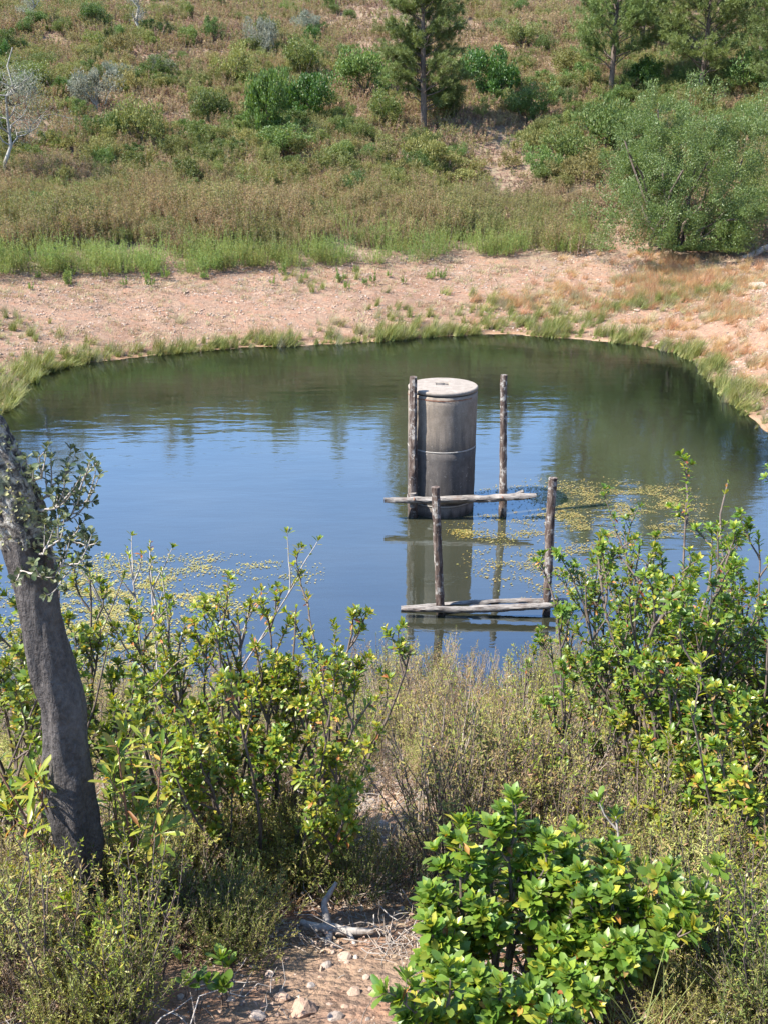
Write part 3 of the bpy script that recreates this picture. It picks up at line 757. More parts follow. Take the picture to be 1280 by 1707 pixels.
def near_shrub(name, label, cat, base, params, leaf, lmeshes, mats, seed, parts=300, lean=(0, 0), dead=.04, group=None, filt=None):
    g = np.random.default_rng(seed)
    tubes, shoots = grow(g=g, **params)
    if lean != (0, 0):
        def ln(P): P = P.copy(); P[:, 0] += lean[0]*P[:, 2]**1.2*np.sign(P[:, 2]).clip(0); P[:, 1] += lean[1]*np.maximum(P[:, 2], 0); return P
        def ln(P):
            P = P.copy(); z = np.maximum(P[:, 2], 0); P[:, 0] += lean[0]*z; P[:, 1] += lean[1]*z; return P
        tubes = [(ln(P), r, l) for P, r, l in tubes]; shoots = [(ln(P), l) for P, l in shoots]
    root = empty(name, tuple(base)); tag(root, label, cat, group)
    link('stems', tubes_mesh('stems', tubes, mats[1]), root)
    P, D, N, L = shoot_leaves(shoots, g=g, **leaf)
    W = leaf['W']
    dl = g.random(len(P)) < dead
    cl = np.array([0, 0, CAMZ])-np.array(base)
    idx = np.where(~dl)[0]
    tk = place_leaves(root, P[idx], D[idx], N[idx], L[idx], lmeshes, cl, parts) if parts else np.zeros(len(idx), bool)
    rest = idx[~tk]
    if len(rest):
        mb = MB(); k = rest[g.random(len(rest)) < .7]; k2 = np.setdiff1d(rest, k)
        leaves(mb, P[k], D[k], N[k], L[k], L[k]*W, m=0)
        if len(k2): leaves(mb, P[k2], D[k2], N[k2], L[k2], L[k2]*W, m=1)
        o = link('leaves', mb.mesh('leaves', [mats[0], mats[2]]), root); o['kind'] = 'stuff'
    if dl.any():
        mb = MB(); leaves(mb, P[dl], D[dl]+np.array([0, 0, -.6]), N[dl], L[dl]*.85, L[dl]*W*.8, fold=.6, bend=.3)
        o = link('withered_leaves', mb.mesh('withered_leaves', M['old_leaf']), root); o['kind'] = 'stuff'
    return root
mats_a = (M['arbutus'], M['stem'], M['arbutus_y'])
mats_y = (M['arbutus_y'], M['stem'], M['arbutus'])
mats_r = (M['arbutus_y'], M['stem_red'], M['arbutus'])

# ------------------------------------------------------------------ cut-back tree at the left edge
YT = float(G(150, 1575)[1]) + .06
path = [(-125, 540), (-80, 630), (-34, 720), (4, 795), (32, 860), (50, 930), (62, 985), (74, 1060), (88, 1122), (108, 1180), (112, 1240), (115, 1300), (120, 1350), (131, 1405), (142, 1470), (140, 1560)]
wid = [70, 72, 76, 80, 80, 76, 70, 74, 80, 76, 68, 84, 86, 78, 56, 50]
TP = np.array([pt(x, y, YT-.10*k/15) for k, (x, y) in enumerate(path)])
TR = np.array([wd_/2/FPX*depth(TP[k]) for k, wd_ in enumerate(wid)])
tb = G(150, 1570); base_t = TP[-1].copy(); base_t[2] = min(float(H(np.array([base_t[0]]), np.array([base_t[1]]))[0]), TP[-1][2])
tree = empty('burnt_oak', tuple(base_t)); tag(tree, 'dark bare cork oak trunk with lichen bark at the left edge', 'tree')
def spline(P, Rr, n):
    s0 = np.linspace(0, 1, len(P)); s = np.linspace(0, 1, n)
    # smooth by repeated averaging of the linear interpolation
    Q = np.stack([np.interp(s, s0, P[:, k]) for k in range(3)], -1); r = np.interp(s, s0, Rr)
    for _ in range(int(n/len(P)*1.2)):
        Q[1:-1] = (Q[:-2]+2*Q[1:-1]+Q[2:])/4; r[1:-1] = (r[:-2]+2*r[1:-1]+r[2:])/4
    return Q, r
TQ, Tr = spline(TP[::-1], TR[::-1], 150)
TQ = TQ-base_t
sides = 40; th = np.arange(sides)*2*math.pi/sides; zz = TQ[:, 2][:, None]
jt = 1 + .30*(fbm(np.cos(th)[None]*1.5+zz*2.6, np.sin(th)[None]*1.5+5+zz*1.0, 3, 61)-.5)*2 + .12*(fbm(np.cos(th)[None]*5+zz*5, np.sin(th)[None]*5, 3, 62)-.5)*2
# knots
for (kz, ka, am) in ((.75, 3.8, .22), (1.1, 2.0, -.16), (.45, 4.6, .18), (1.5, 4.4, -.12), (.25, 3.3, -.15)):
    da = np.angle(np.exp(1j*(th[None]-ka))); jt = jt*(1+am*np.exp(-(da/.4)**2-((zz-kz)/.09)**2))
split = int(np.argmax(TQ[:, 2] > (pt(55, 905, YT)[2]-base_t[2])))
mb = MB(); tube(mb, TQ[:split+3], Tr[:split+3], sides, 0, True, jit=jt[:split+3])
link('trunk', mb.mesh('trunk', M['trunk'], True), tree)
Q2, r2 = spline(TQ[split:], Tr[split:], 150); r2 = r2*1.06
th2 = np.arange(56)*2*math.pi/56; z2 = Q2[:, 2][:, None]
j2_ = 1 + .20*(fbm(np.cos(th2)[None]*4+z2*7, np.sin(th2)[None]*4+z2*3, 4, 63)-.5)*2 + .16*(fbm(np.cos(th2)[None]*9+z2*18, np.sin(th2)[None]*9+3, 3, 64)-.5)*2
mb = MB(); tube(mb, Q2, r2, 56, 0, True, jit=j2_)
bk = link('cork_bark', mb.mesh('cork_bark', M['cork'], True), tree)
# lichen tufts over the cork and round its lower lip
mb = MB(); gl_ = np.random.default_rng(5)
n = 1500; k = np.minimum((gl_.random(n)**1.5*110).astype(int), 140); aa = gl_.random(n)*6.283
T2 = nrm(np.gradient(Q2, axis=0)); A2 = nrm(np.cross(T2, [0.31, .2, .93])); B2 = np.cross(T2, A2)
rad = A2[k]*np.cos(aa)[:, None]+B2[k]*np.sin(aa)[:, None]
Pl = Q2[k]+rad*r2[k][:, None]*.98
clump = fbm(aa*1.3, Q2[k][:, 2]*9, 3, 8) > .46
Pl = Pl[clump]; radl = rad[clump]
leaves(mb, Pl, radl+gl_.normal(0, .7, Pl.shape), rdir(len(Pl), gl_), gl_.uniform(.008, .022, len(Pl)), .009, .4, .4)
o = link('lichen', mb.mesh('lichen', M['lichen']), bk); o['kind'] = 'stuff'
# bare wood twig and leafy shoots on the right of the cork
def tree_shoot(p0, p1, seed, n=5):
    g = np.random.default_rng(seed); P = np.linspace(p0, p1, 8)+np.vstack([np.zeros(3), g.normal(0, .008, (7, 3))])
    P[:, 2] -= .03*np.sin(np.linspace(0, 3.14, 8))
    tubes = [(P, np.linspace(.006, .002, 8), 0)]; sh_ = [(P, 1)]
    for q in range(n):
        f = g.uniform(.2, .95); i0 = int(f*7); pp = P[i0]
        d = nrm(P[-1]-P[0])*.6+rdir(1, g)[0]*.7+np.array([0, 0, .35]); L_ = g.uniform(.04, .10)
        Q = np.array([pp+nrm(d)*L_*t_ + np.array([0, 0, .03*t_*t_]) for t_ in np.linspace(0, 1, 5)])
        tubes.append((Q, np.linspace(.003, .0012, 5), 1)); sh_.append((Q, 1))
    return tubes, sh_
TT = []; SS = []
for q, (a_, b_, nn_) in enumerate([((62, 850), (160, 778), 8), ((64, 838), (112, 768), 5), ((74, 880), (158, 905), 7), ((70, 860), (130, 850), 6), ((80, 925), (140, 935), 5), ((55, 800), (75, 752), 4), ((84, 905), (112, 985), 4), ((30, 925), (75, 960), 4), ((75, 820), (150, 835), 6), ((60, 925), (100, 880), 4)]):
    dy = [-.12, .05, -.1, 0, -.18, -.1, -.15, -.2, -.05, -.2][q]
    t1_, s1_ = tree_shoot(pt(*a_, YT+dy*.3)-base_t, pt(*b_, YT+dy)-base_t, 40+q, nn_); TT += t1_; SS += s1_
link('shoots', tubes_mesh('shoots', TT, M['stem_grey'], (5, 4, 4)), tree)
P, D, N, L = shoot_leaves(SS, .030, .5, np.random.default_rng(3), tip=8, along=16, frac=.8, levs=(0, 1, 2))
tk = place_leaves(tree, P, D, N, L, [leaf_mesh('leaf_shape', M['oak_leaf'], .5, .35, .2), leaf_mesh('leaf_shape', M['oak_leaf'], .42, .5, .1)], np.array([0, 0, CAMZ])-base_t, 260)
mb = MB(); leaves(mb, P[~tk], D[~tk], N[~tk], L[~tk], L[~tk]*.5)
o = link('leaves', mb.mesh('leaves', M['oak_leaf']), tree); o['kind'] = 'stuff'
# black ring under the cork
# ------------------------------------------------------------------ near shrubs
def gz(x, y): return float(H(np.array([x]), np.array([y]))[0])
near_shrub('strawberry_tree_shrub', 'low shrub with large glossy oval leaves in the bottom right corner', 'shrub',
           G(850, 1700), dict(stems=28, length=.54, tilt=1.2, seg=7, up=.42, wob=.13, side=4, sidelen=.42, r0=.011, base=.10, order=2, lo=.25),
           dict(L=.056, W=.44, tip=13, along=16, frac=.8), LM_A, mats_a, 101, 300, dead=.02)
near_shrub('strawberry_tree_shrub', 'small leafy shoot behind the big glossy shrub, at its right shoulder', 'shrub',
           G(1040, 1640), dict(stems=7, length=.74, tilt=.45, seg=7, up=.3, wob=.1, side=3, sidelen=.35, r0=.009, base=.06, order=1, lo=.4),
           dict(L=.058, W=.42, tip=13, along=10, frac=.5), LM_A, (M['arbutus'], M['stem_grey'], M['arbutus_y']), 102, 160, dead=.03)
near_shrub('tall_leafy_shrub', 'dense yellow green leafy shrub between the dark trunk and the dry brush', 'shrub',
           G(445, 1452), dict(stems=32, length=1.26, tilt=.40, seg=9, up=.12, wob=.10, side=4, sidelen=.30, r0=.011, base=.34, order=2, lo=.35),
           dict(L=.044, W=.38, tip=12, along=14, frac=.7), LM_Y, mats_y, 103, 300)
near_shrub('tall_leafy_shrub', 'leafy shrub just right of the dark trunk, in front of the floating leaves', 'shrub',
           G(315, 1400), dict(stems=17, length=1.08, tilt=.42, seg=9, up=.12, wob=.10, side=4, sidelen=.30, r0=.010, base=.26, order=2, lo=.4),
           dict(L=.044, W=.38, tip=12, along=14, frac=.65), LM_Y, mats_y, 104, 300)
near_shrub('tall_leafy_shrub', 'open shrub with bare dark stems whose tips stand against the blue water', 'shrub',
           G(300, 1330), dict(stems=7, length=1.98, tilt=.16, seg=10, up=.10, wob=.08, side=3, sidelen=.22, r0=.011, base=.10, order=1, lo=.68),
           dict(L=.046, W=.40, tip=10, along=3, frac=.3), LM_Y, (M['arbutus_y'], M['stem_grey'], M['arbutus']), 105, 220)
near_shrub('tall_leafy_shrub', 'leafy shrub behind the dark trunk at the left edge', 'shrub',
           G(20, 1420), dict(stems=20, length=1.45, tilt=.42, seg=9, up=.12, wob=.12, side=4, sidelen=.28, r0=.010, base=.26, order=2, lo=.3),
           dict(L=.046, W=.38, tip=12, along=14, frac=.7), LM_A, mats_a, 106, 300)
near_shrub('tall_leafy_shrub', 'broad leafy shrub at the right edge reaching over the pond', 'shrub',
           G(1215, 1400), dict(stems=40, length=1.62, tilt=.42, seg=10, up=.10, wob=.11, side=4, sidelen=.28, r0=.012, base=.36, order=2, lo=.35),
           dict(L=.046, W=.42, tip=12, along=14, frac=.7), LM_A, mats_a, 107, 300)
near_shrub('tall_leafy_shrub', 'leafy shrub cut by the right edge beside the broad one', 'shrub',
           G(1330, 1360), dict(stems=34, length=1.85, tilt=.40, seg=10, up=.10, wob=.11, side=4, sidelen=.28, r0=.012, base=.36, order=2, lo=.35),
           dict(L=.046, W=.42, tip=12, along=14, frac=.7), LM_A, mats_a, 113, 300)
near_shrub('tall_leafy_shrub', 'yellowish leafy shrub low at the right below the tall ones', 'shrub',
           G(1130, 1440), dict(stems=20, length=.95, tilt=.5, seg=9, up=.12, wob=.1, side=4, sidelen=.28, r0=.008, base=.30, order=2, lo=.35),
           dict(L=.042, W=.38, tip=10, along=10, frac=.7), LM_Y, mats_y, 114, 260)
near_shrub('tall_leafy_shrub', 'leafy shrub right of the low rail with thin dark upright stems', 'shrub',
           G(1070, 1385), dict(stems=28, length=1.55, tilt=.38, seg=10, up=.12, wob=.09, side=4, sidelen=.27, r0=.010, base=.32, order=2, lo=.42),
           dict(L=.042, W=.40, tip=11, along=12, frac=.65), LM_A, mats_a, 108, 300)
near_shrub('tall_leafy_shrub', 'thin shrub rising in front of the right hand dark post', 'shrub',
           G(955, 1365), dict(stems=12, length=1.36, tilt=.26, seg=10, up=.12, wob=.08, side=4, sidelen=.24, r0=.008, base=.20, order=2, lo=.35),
           dict(L=.038, W=.36, tip=10, along=12, frac=.75), LM_A, mats_a, 109, 260)
near_shrub('tall_leafy_shrub', 'bright leafy shrub at the right edge in front of the broad one', 'shrub',
           G(1285, 1540), dict(stems=8, length=1.0, tilt=.40, seg=9, up=.14, wob=.10, side=3, sidelen=.28, r0=.008, base=.2, order=2, lo=.4),
           dict(L=.054, W=.42, tip=11, along=10, frac=.6), LM_Y, mats_y, 110, 200, dead=.08)
near_shrub('willow_sapling', 'slim sapling with long narrow yellow leaves beside the dark trunk foot', 'sapling',
           G(200, 1585), dict(stems=7, length=1.02, tilt=.17, seg=10, up=.15, wob=.07, side=3, sidelen=.18, r0=.007, base=.09, order=1, lo=.3),
           dict(L=.095, W=.19, tip=7, along=12, frac=.75, elev=(.3, 1.0)), LM_L, mats_r, 111, 260, dead=.08)
near_shrub('willow_sapling', 'short sapling with narrow leaves at the left edge of the dry heather', 'sapling',
           G(150, 1690), dict(stems=4, length=.45, tilt=.3, seg=8, up=.15, wob=.07, side=2, sidelen=.2, r0=.005, base=.05, order=1, lo=.3),
           dict(L=.07, W=.19, tip=7, along=8, frac=.75, elev=(.3, 1.0)), LM_L, mats_r, 112, 90, dead=.08)
for q, (px, py, lb) in enumerate([(318, 1705, 'small leaf rosette on the sandy ground, left of two'), (382, 1690, 'small leaf rosette on the sandy ground, right of two')]):
    near_shrub('seedling', lb, 'seedling', G(px, py-14), dict(stems=4, length=.2, tilt=.5, seg=4, up=.2, wob=.08, side=0, sidelen=.3, r0=.004, base=.02, order=0),
               dict(L=.062, W=.40, tip=9, along=0), LM_A, mats_a, 120+q, 40, dead=0)

# dry thin shrubs between the shrubs and the pond: individuals of five shapes
def thin_shrub_meshes(seed, length=1.0, stems=9, tilt=.28, lmat='dry_shrub', L=.038, W=.24, along=14, tip=5):
    g = np.random.default_rng(seed)
    tubes, shoots = grow(stems, length, tilt, seg=9, up=.12, wob=.07, side=4, sidelen=.22, r0=.0060, base=.10, g=g, order=1, lo=.3)
    P, D, N, LL = shoot_leaves(shoots, L, W, g, tip=tip, along=along, frac=.8)
    mb = MB(); leaves(mb, P, D, N, LL, LL*W, simple=True)
    return tubes_mesh('stems', tubes, M['twig_dry'] if seed == 201 else M['stem'], (4, 3, 3), .0022), mb.mesh('leaves', M[lmat])
KT = [thin_shrub_meshes(200+k, lmat=('dry_shrub', 'dry_shrub', 'heather', 'arbutus_y', 'brush_red')[k], along=(14, 9, 18, 11, 12)[k]) for k in range(5)]
def sow(pairs, base, scale, name, label, cat, group, rz=None):
    root = empty(name, tuple(base), random.random()*6.28 if rz is None else rz); root.scale = (scale,)*3
    tag(root, label, cat, group)
    for nm, me in pairs:
        o = link(nm, me, root)
        if nm in ('leaves', 'needles'): o['kind'] = 'stuff'
    return root
gs = np.random.default_rng(77)
spots = [(gs.uniform(600, 1000), gs.uniform(1150, 1240), gs.uniform(.6, .95)) for k in range(22)]
for k in range(64):
    px = gs.uniform(590, 960); py = gs.uniform(1180, 1480)
    if (px < 720 and py > 1300) or (px < 650 and gs.random() < .5): continue
    spots.append((px, py, gs.uniform(.62, .92)))
for k in range(32):
    spots.append((gs.uniform(560, 1010), gs.uniform(1150, 1215), gs.uniform(.45, .72)))
for k in range(16): spots.append((gs.uniform(860, 1270), gs.uniform(1330, 1520), gs.uniform(.55, .85)))
for k in range(12): spots.append((gs.uniform(120, 560), gs.uniform(1230, 1300), gs.uniform(.7, 1.0)))
for (px, py, s_) in spots:
    kk = int(gs.integers(0, 5))
    p_ = G(px, py)
    ar = ('left of the dry brush gap, behind the leafy shrub' if px < 600 else 'right of the centre under the tall leafy shrubs' if px > 860 and py > 1300 else 'at the waterline below the low split rail' if py < 1216 else 'in the middle of the dry brush gap')
    sow([('stems', KT[kk][0]), ('leaves', KT[kk][1])], p_, s_, 'dry_shrub', ('thin %s shrub ' % ('half dry', 'bare twiggy', 'yellow green needle leaved', 'green leaved', 'reddish')[kk])+ar, 'dry shrub', 'thin dry shrubs on the near bank')

for k in range(40):
    px, py = (gs.uniform(-20, 270), gs.uniform(1480, 1720)) if k % 2 else (gs.uniform(1060, 1290), gs.uniform(1480, 1720))
    kk = int(gs.choice([3, 2, 0])); p_ = G(px, py)
    sow([('stems', KT[kk][0]), ('leaves', KT[kk][1])], p_, gs.uniform(.42, .7), 'leafy_sprout', 'slim yellow green sprout rising from the heather in the bottom '+('left corner' if px < 400 else 'right corner'), 'sprout', 'slim sprouts in the heather')
# heather mounds
def heather_meshes(seed, lmat, h=.5, stems=46, tilt=1.0, leafn=1.0):
    g = np.random.default_rng(seed)
    tubes, shoots = grow(stems, h, tilt, seg=6, up=.20, wob=.13, side=4, sidelen=.38, r0=.003, base=.10, g=g, order=1, lo=.2, spread_pow=.6)
    mb = MB()
    P = []; D = []
    for (Q, lev) in shoots:
        n = int((44 if lev == 0 else 32)*leafn); f = g.uniform(.25 if lev == 0 else 0, 1, n)*(len(Q)-1); i0 = np.minimum(f.astype(int), len(Q)-2)
        P.append(Q[i0]+(Q[i0+1]-Q[i0])*(f-i0)[:, None]); D.append(nrm(Q[i0+1]-Q[i0])*.9+g.normal(0, .45, (n, 3)))
    P = np.concatenate(P); D = np.concatenate(D)
    leaves(mb, P, D, rdir(len(P), g), g.uniform(.012, .026, len(P)), .0055, simple=True)
    return tubes_mesh('stems', tubes, M['stem'] if seed % 2 == 0 else M['twig_dry'], (4, 3, 3), .0012), mb.mesh('leaves', M[lmat])
KH = [heather_meshes(300, 'heather', leafn=.75), heather_meshes(306, 'heather_b', tilt=.7, leafn=.8), heather_meshes(302, 'heath_red', leafn=.6), heather_meshes(303, 'heath_dry', tilt=1.2, leafn=.35), heather_meshes(304, 'heather', tilt=.5, h=.55)]
HS = []
def hs(n, x0, x1, y0, y1, kinds, s0, s1):
    for _ in range(n): HS.append((gs.uniform(x0, x1), gs.uniform(y0, y1), int(gs.choice(kinds)), gs.uniform(s0, s1)))
hs(26, 190, 600, 1400, 1560, (0, 1, 4, 2, 1, 3), .7, 1.15)
hs(10, 200, 420, 1520, 1600, (1, 0, 3), .6, .9)
hs(17, -40, 270, 1560, 1740, (0, 1, 4, 2, 3, 2), .6, 1.0)
hs(10, -20, 120, 1460, 1560, (2, 3, 0), .7, 1.0)
hs(19, 1000, 1300, 1420, 1600, (0, 1, 2, 4), .7, 1.1)
hs(14, 1080, 1300, 1580, 1740, (1, 4, 0), .5, .9)
hs(10, 560, 900, 1440, 1560, (2, 0, 3), .5, .8)
for (px, py, k, s_) in HS:
    if 85 < px < 195 and 1470 < py < 1640: s_ *= .5
    p_ = G(px, py)
    ar = ('in the bottom left corner' if py > 1560 and px < 280 else 'in the bottom right corner' if py > 1570 else 'under the shrubs on the right' if px > 990 else 'between trunk and sandy patch' if px < 610 else 'behind the big glossy shrub')
    sow([('stems', KH[k][0]), ('leaves', KH[k][1])], p_, s_*.8, 'heather_bush', '%s heather mound ' % ('spreading green', 'rounded green', 'dry brown', 'low twiggy', 'upright yellow green')[k]+ar, 'heather', 'heather mounds on the near bank')

# undergrowth carpets on the near bank (uncountable)
def tuft(seed, n, h, w_, mat, lean=.5, wid=.006, curve=.35, base=.05):
    g = np.random.default_rng(seed); mb = MB()
    a = g.random(n)*6.283; b = base*np.sqrt(g.random(n)); P0 = np.stack([np.cos(a)*b, np.sin(a)*b, np.full(n, -.02)], -1)
    a2 = g.random(n)*6.283; ln = g.random(n)*lean; hh_ = h*g.uniform(.5, 1.1, n)
    Vs = []; F = []
    side = np.stack([-np.sin(a2), np.cos(a2), np.zeros(n)], -1)
    for q, f in enumerate((0, .35, .7, 1)):
        out_ = (ln*f+curve*f*f)*hh_; z = hh_*f*(1-.18*f*curve)
        c = P0+np.stack([np.cos(a2)*out_, np.sin(a2)*out_, z], -1); ww = wid*(1-f*.85)
        Vs.append(c-side*ww/2); Vs.append(c+side*ww/2)
    V = np.stack(Vs, 1).reshape(-1, 3)
    Fq = np.array([[0, 1, 3, 2], [2, 3, 5, 4], [4, 5, 7, 6]])
    mb.add(V, (np.arange(n)[:, None, None]*8+Fq[None]).reshape(-1, 4)); return mb.mesh('tuft', mat)
def debris(seed, mat, n=14, s=.03):
    g = np.random.default_rng(seed); mb = MB()
    P = np.column_stack([g.normal(0, .07, (n, 2)), g.uniform(.0, .02, n)])
    leaves(mb, P, np.column_stack([g.normal(0, 1, (n, 2)), g.normal(0, .2, n)]), np.array([0, 0, 1])+g.normal(0, .4, (n, 3)), g.uniform(.5, 1.2, n)*s, s*.45, .5, .3)
    return mb.mesh('debris', mat)
def twigs(seed, mat, n=7):
    g = np.random.default_rng(seed); mb = MB()
    for _ in range(n):
        a = g.random()*6.283; L_ = g.uniform(.06, .22); c = np.array([*g.normal(0, .08, 2), g.uniform(.005, .03)])
        P = np.array([c+np.array([math.cos(a), math.sin(a), g.normal(0, .12)])*L_*t_ + g.normal(0, .006, 3) for t_ in (0, .35, .7, 1)])
        tube(mb, P, [.003, .0025, .002, .001], 3, 0, False)
    return mb.mesh('twigs', mat)
def rockmesh(seed, sub=2):
    g = np.random.default_rng(seed)
    import bmesh
    bm_ = bmesh.new(); bmesh.ops.create_icosphere(bm_, subdivisions=sub, radius=.5)
    ax = g.uniform(.7, 1.2, 3); ax[2] *= .6
    for v in bm_.verts:
        c = np.array(v.co)
        for _ in range(1): pass
        v.co = Vector(c*ax*(1+.35*(float(vn(c[0]*3+seed, c[1]*3+c[2]*2, seed))-.5)))
    planes = rdir(6, g)
    for v in bm_.verts:
        for pl in planes:
            d_ = np.dot(np.array(v.co), pl)
            if d_ > .33: v.co = Vector(np.array(v.co)-pl*(d_-.33))
    me = bpy.data.meshes.new('rock'); bm_.to_mesh(me); bm_.free(); me.materials.append(M['stone']); return me
ROCKS = [rockmesh(k, 1) for k in range(5)]; ROCKB = [rockmesh(k+20, 2) for k in range(4)]
def near_pts(n, x=(-4.5, 4.5), y=(1.2, 9.4), fn=None, seed=1):
    g = np.random.default_rng(seed); X = g.uniform(*x, n*3); Y = g.uniform(*y, n*3)
    vis = np.abs(X) < .42*(Y*cp+2.5)+.5
    s_ = pond_sd(X, Y); k = vis & (s_ > .05)
    if fn is not None: k &= fn(X, Y, s_, g)
    X, Y = X[k][:n], Y[k][:n]; return np.column_stack([X, Y, H(X, Y)])
patch = G(450, 1665)
open_ = lambda X, Y, s_, g: (((X-patch[0])/.55)**2+((Y-patch[1])/.38)**2 > 1) | (g.random(len(X)) < .12)
pp = near_pts(9000, seed=5, fn=open_); scatter('leaf_litter', pp, rng.uniform(.6, 1.2, len(pp)), [debris(1, M['litter']), debris(2, M['litter']), twigs(3, M['twig_dry']), twigs(4, M['stem_grey']), debris(6, M['litter'], 10, .02)], .1, label='dry leaf litter and twigs on the near bank')
pp = near_pts(9000, seed=6); scatter('gravel', pp, rng.uniform(.008, .045, len(pp))*rng.uniform(.4, 1, len(pp)), ROCKS, .5, label='loose pink gravel on the near bank')
TG = [tuft(1, 26, .22, 0, M['palegrass'], .5, .004), tuft(2, 22, .28, 0, M['rush'], .4, .005), tuft(3, 24, .18, 0, M['straw'], .6, .004)]
pp = near_pts(1500, seed=7, fn=lambda X, Y, s_, g: (fbm(X*1.3, Y*1.3, 3, 9) > .5) & ((Y > 3.2) | (np.abs(X+.45) > .7)))
scatter('dry_grass', pp, rng.uniform(.5, 1.2, len(pp)), TG, .15, label='thin dry grass tufts among the near shrubs')
pp = near_pts(900, seed=8, y=(5.0, 9.4)); scatter('undergrowth', pp, rng.uniform(.35, .7, len(pp)), [KH[2][1], KH[0][1], KT[4][1], KT[2][1], KH[3][0], KT[1][0]], .2, label='tangled dry undergrowth below the near shrubs')
# waterside grasses at the near shore
pp = near_pts(420, seed=9, y=(8, 9.6), fn=lambda X, Y, s_, g: s_ < 1.3); scatter('shore_grass', pp, rng.uniform(.8, 1.6, len(pp)), [TG[0], TG[1], TG[2]], .15, label='grass and thin stems at the near waterline')

# stones one can pick out on the sandy patch
st = [(470, 1665, .055), (520, 1650, .04), (505, 1690, .09), (560, 1700, .05), (430, 1700, .05), (380, 1640, .035), (590, 1660, .045), (610, 1630, .03), (545, 1615, .04), (400, 1610, .03), (340, 1625, .03), (450, 1630, .03),
      (640, 1380, .08), (655, 1350, .06), (615, 1340, .07), (630, 1310, .05), (605, 1365, .06), (20, 1470, .07), (45, 1490, .05), (1190, 1690, .06), (1165, 1700, .07), (480, 1500, .05), (410, 1490, .04), (575, 1600, .05)]
for (px, py, s_) in st:
    p_ = G(px, py); o = link('stone', ROCKB[random.randint(0, 3)], None, (p_[0], p_[1], p_[2]+s_*.08)); o.scale = (s_*1.2,)*3; o.rotation_euler = (random.uniform(-.3, .3), random.uniform(-.3, .3), random.uniform(0, 6))
    tag(o, 'pinkish loose stone lying on the bare soil of the near bank', 'stone', 'loose stones on the near bank')
# fallen grey branch
b_ = G(540, 1560)
fb = empty('fallen_branch', tuple(b_)); tag(fb, 'twisted grey dead branch lying above the sandy patch', 'branch')
def limb(ptsl, r, name, mat='stem_grey', n=18):
    P0 = np.array(ptsl, float); s = np.linspace(0, 1, n)
    P = np.stack([np.interp(s, np.linspace(0, 1, len(P0)), P0[:, k]) for k in range(3)], -1); P[1:-1] = (P[:-2]+P[1:-1]*2+P[2:])/4
    mb = MB(); tube(mb, P, np.interp(s, np.linspace(0, 1, len(r)), r), 8, 0, True, .12); return link(name, mb.mesh(name, M[mat], True), fb)
limb([(-.09, .02, .05), (-.02, -.02, .06), (.03, -.01, .05), (.10, -.05, .07), (.2, -.04, .06)], [.012, .018, .02, .018, .01], 'limb')
limb([(.03, -.01, .05), (.02, -.1, .04), (-.02, -.18, .03)], [.018, .014, .008], 'limb')
limb([(.02, -.02, .05), (.0, .05, .12), (.05, .1, .18)], [.018, .014, .008], 'limb')
limb([(.10, -.05, .07), (.14, -.13, .05), (.18, -.2, .06)], [.012, .009, .005], 'limb')
# dead stalks on the right
for (a_, b_, Y1, lb) in [((1225, 1500), (1212, 1310), 3.6, 'pale straight dead stalk standing at the right edge'), ((1200, 1520), (1165, 1365), 3.5, 'pale leaning dead stalk left of the straight one'), ((700, 1590), (905, 1660), 2.7, 'thin dark dead stick across the glossy shrub')]:
    A_ = pt(*a_, Y1); B_ = pt(*b_, Y1-.02); A_[2] = gz(A_[0], A_[1])-.03 if a_[0] > 1000 else A_[2]
    mb = MB(); s = np.linspace(0, 1, 12)[:, None]; P = A_+(B_-A_)*s+rng.normal(0, .004, (12, 3)); tube(mb, P-A_, np.linspace(.0055, .002, 12), 5)
    o = link('dead_stalk', mb.mesh('dead_stalk', M['stem_grey']), None, tuple(A_)); tag(o, lb, 'dead stalk')

# ------------------------------------------------------------------ far bank: rushes, straw, herbs, brush
def on_land(n, x, y, fn, seed):
    g = np.random.default_rng(seed); outx = []; outy = []; tot = 0
    while tot < n:
        X = g.uniform(*x, n*2); Y = g.uniform(*y, n*2); s_ = pond_sd(X, Y)
        k = (g.random(n*2) < fn(X, Y, s_)) & (s_ > -.25)
        k &= np.abs(X) < .43*(Y*cp+1.5)+3
        outx.append(X[k]); outy.append(Y[k]); tot += k.sum()
    X = np.concatenate(outx)[:n]; Y = np.concatenate(outy)[:n]
    return np.column_stack([X, Y, np.maximum(H(X, Y), -.1)]), pond_sd(X, Y)
def leanrot(n, g, ax=.0, ay=.35): return np.stack([g.normal(ax, .15, n), g.normal(ay, .18, n), g.normal(0, .4, n)], -1)
RT = [tuft(11, 60, .50, 0, M['rush'], .35, .014, .25, .10), tuft(12, 50, .42, 0, M['rush'], .5, .014, .4, .12), tuft(13, 40, .38, 0, M['palegrass'], .5, .012, .3, .1)]
shore_f = lambda X, Y, s_: np.exp(-((s_-.1)/.4)**2)*np.clip(fbm(X*.9, Y*.9, 3, 12)*4-1.7, .03, 1)*sstep(-9, -2, X)+np.exp(-((s_-.2)/.5)**2)*.35*(X < -7.8)
pp, s_ = on_land(520, (-14, 14), (20, 34), shore_f, 31)
scatter('rushes', pp, rng.uniform(.5, 1.3, len(pp)), RT, rot=leanrot(len(pp), rng), label='yellow green rushes along the far waterline')
# short green fringe right at the water
pp, s_ = on_land(480, (-13, 14), (19, 34), lambda X, Y, s_: np.exp(-((s_+.02)/.22)**2)*np.clip(fbm(X*1.1, Y*1.1, 3, 13)*4-1.5, .1, 1), 32)
scatter('waterside_grass', pp, rng.uniform(.25, .6, len(pp)), RT[:2], rot=leanrot(len(pp), rng), label='short green grass fringe at the water edge')
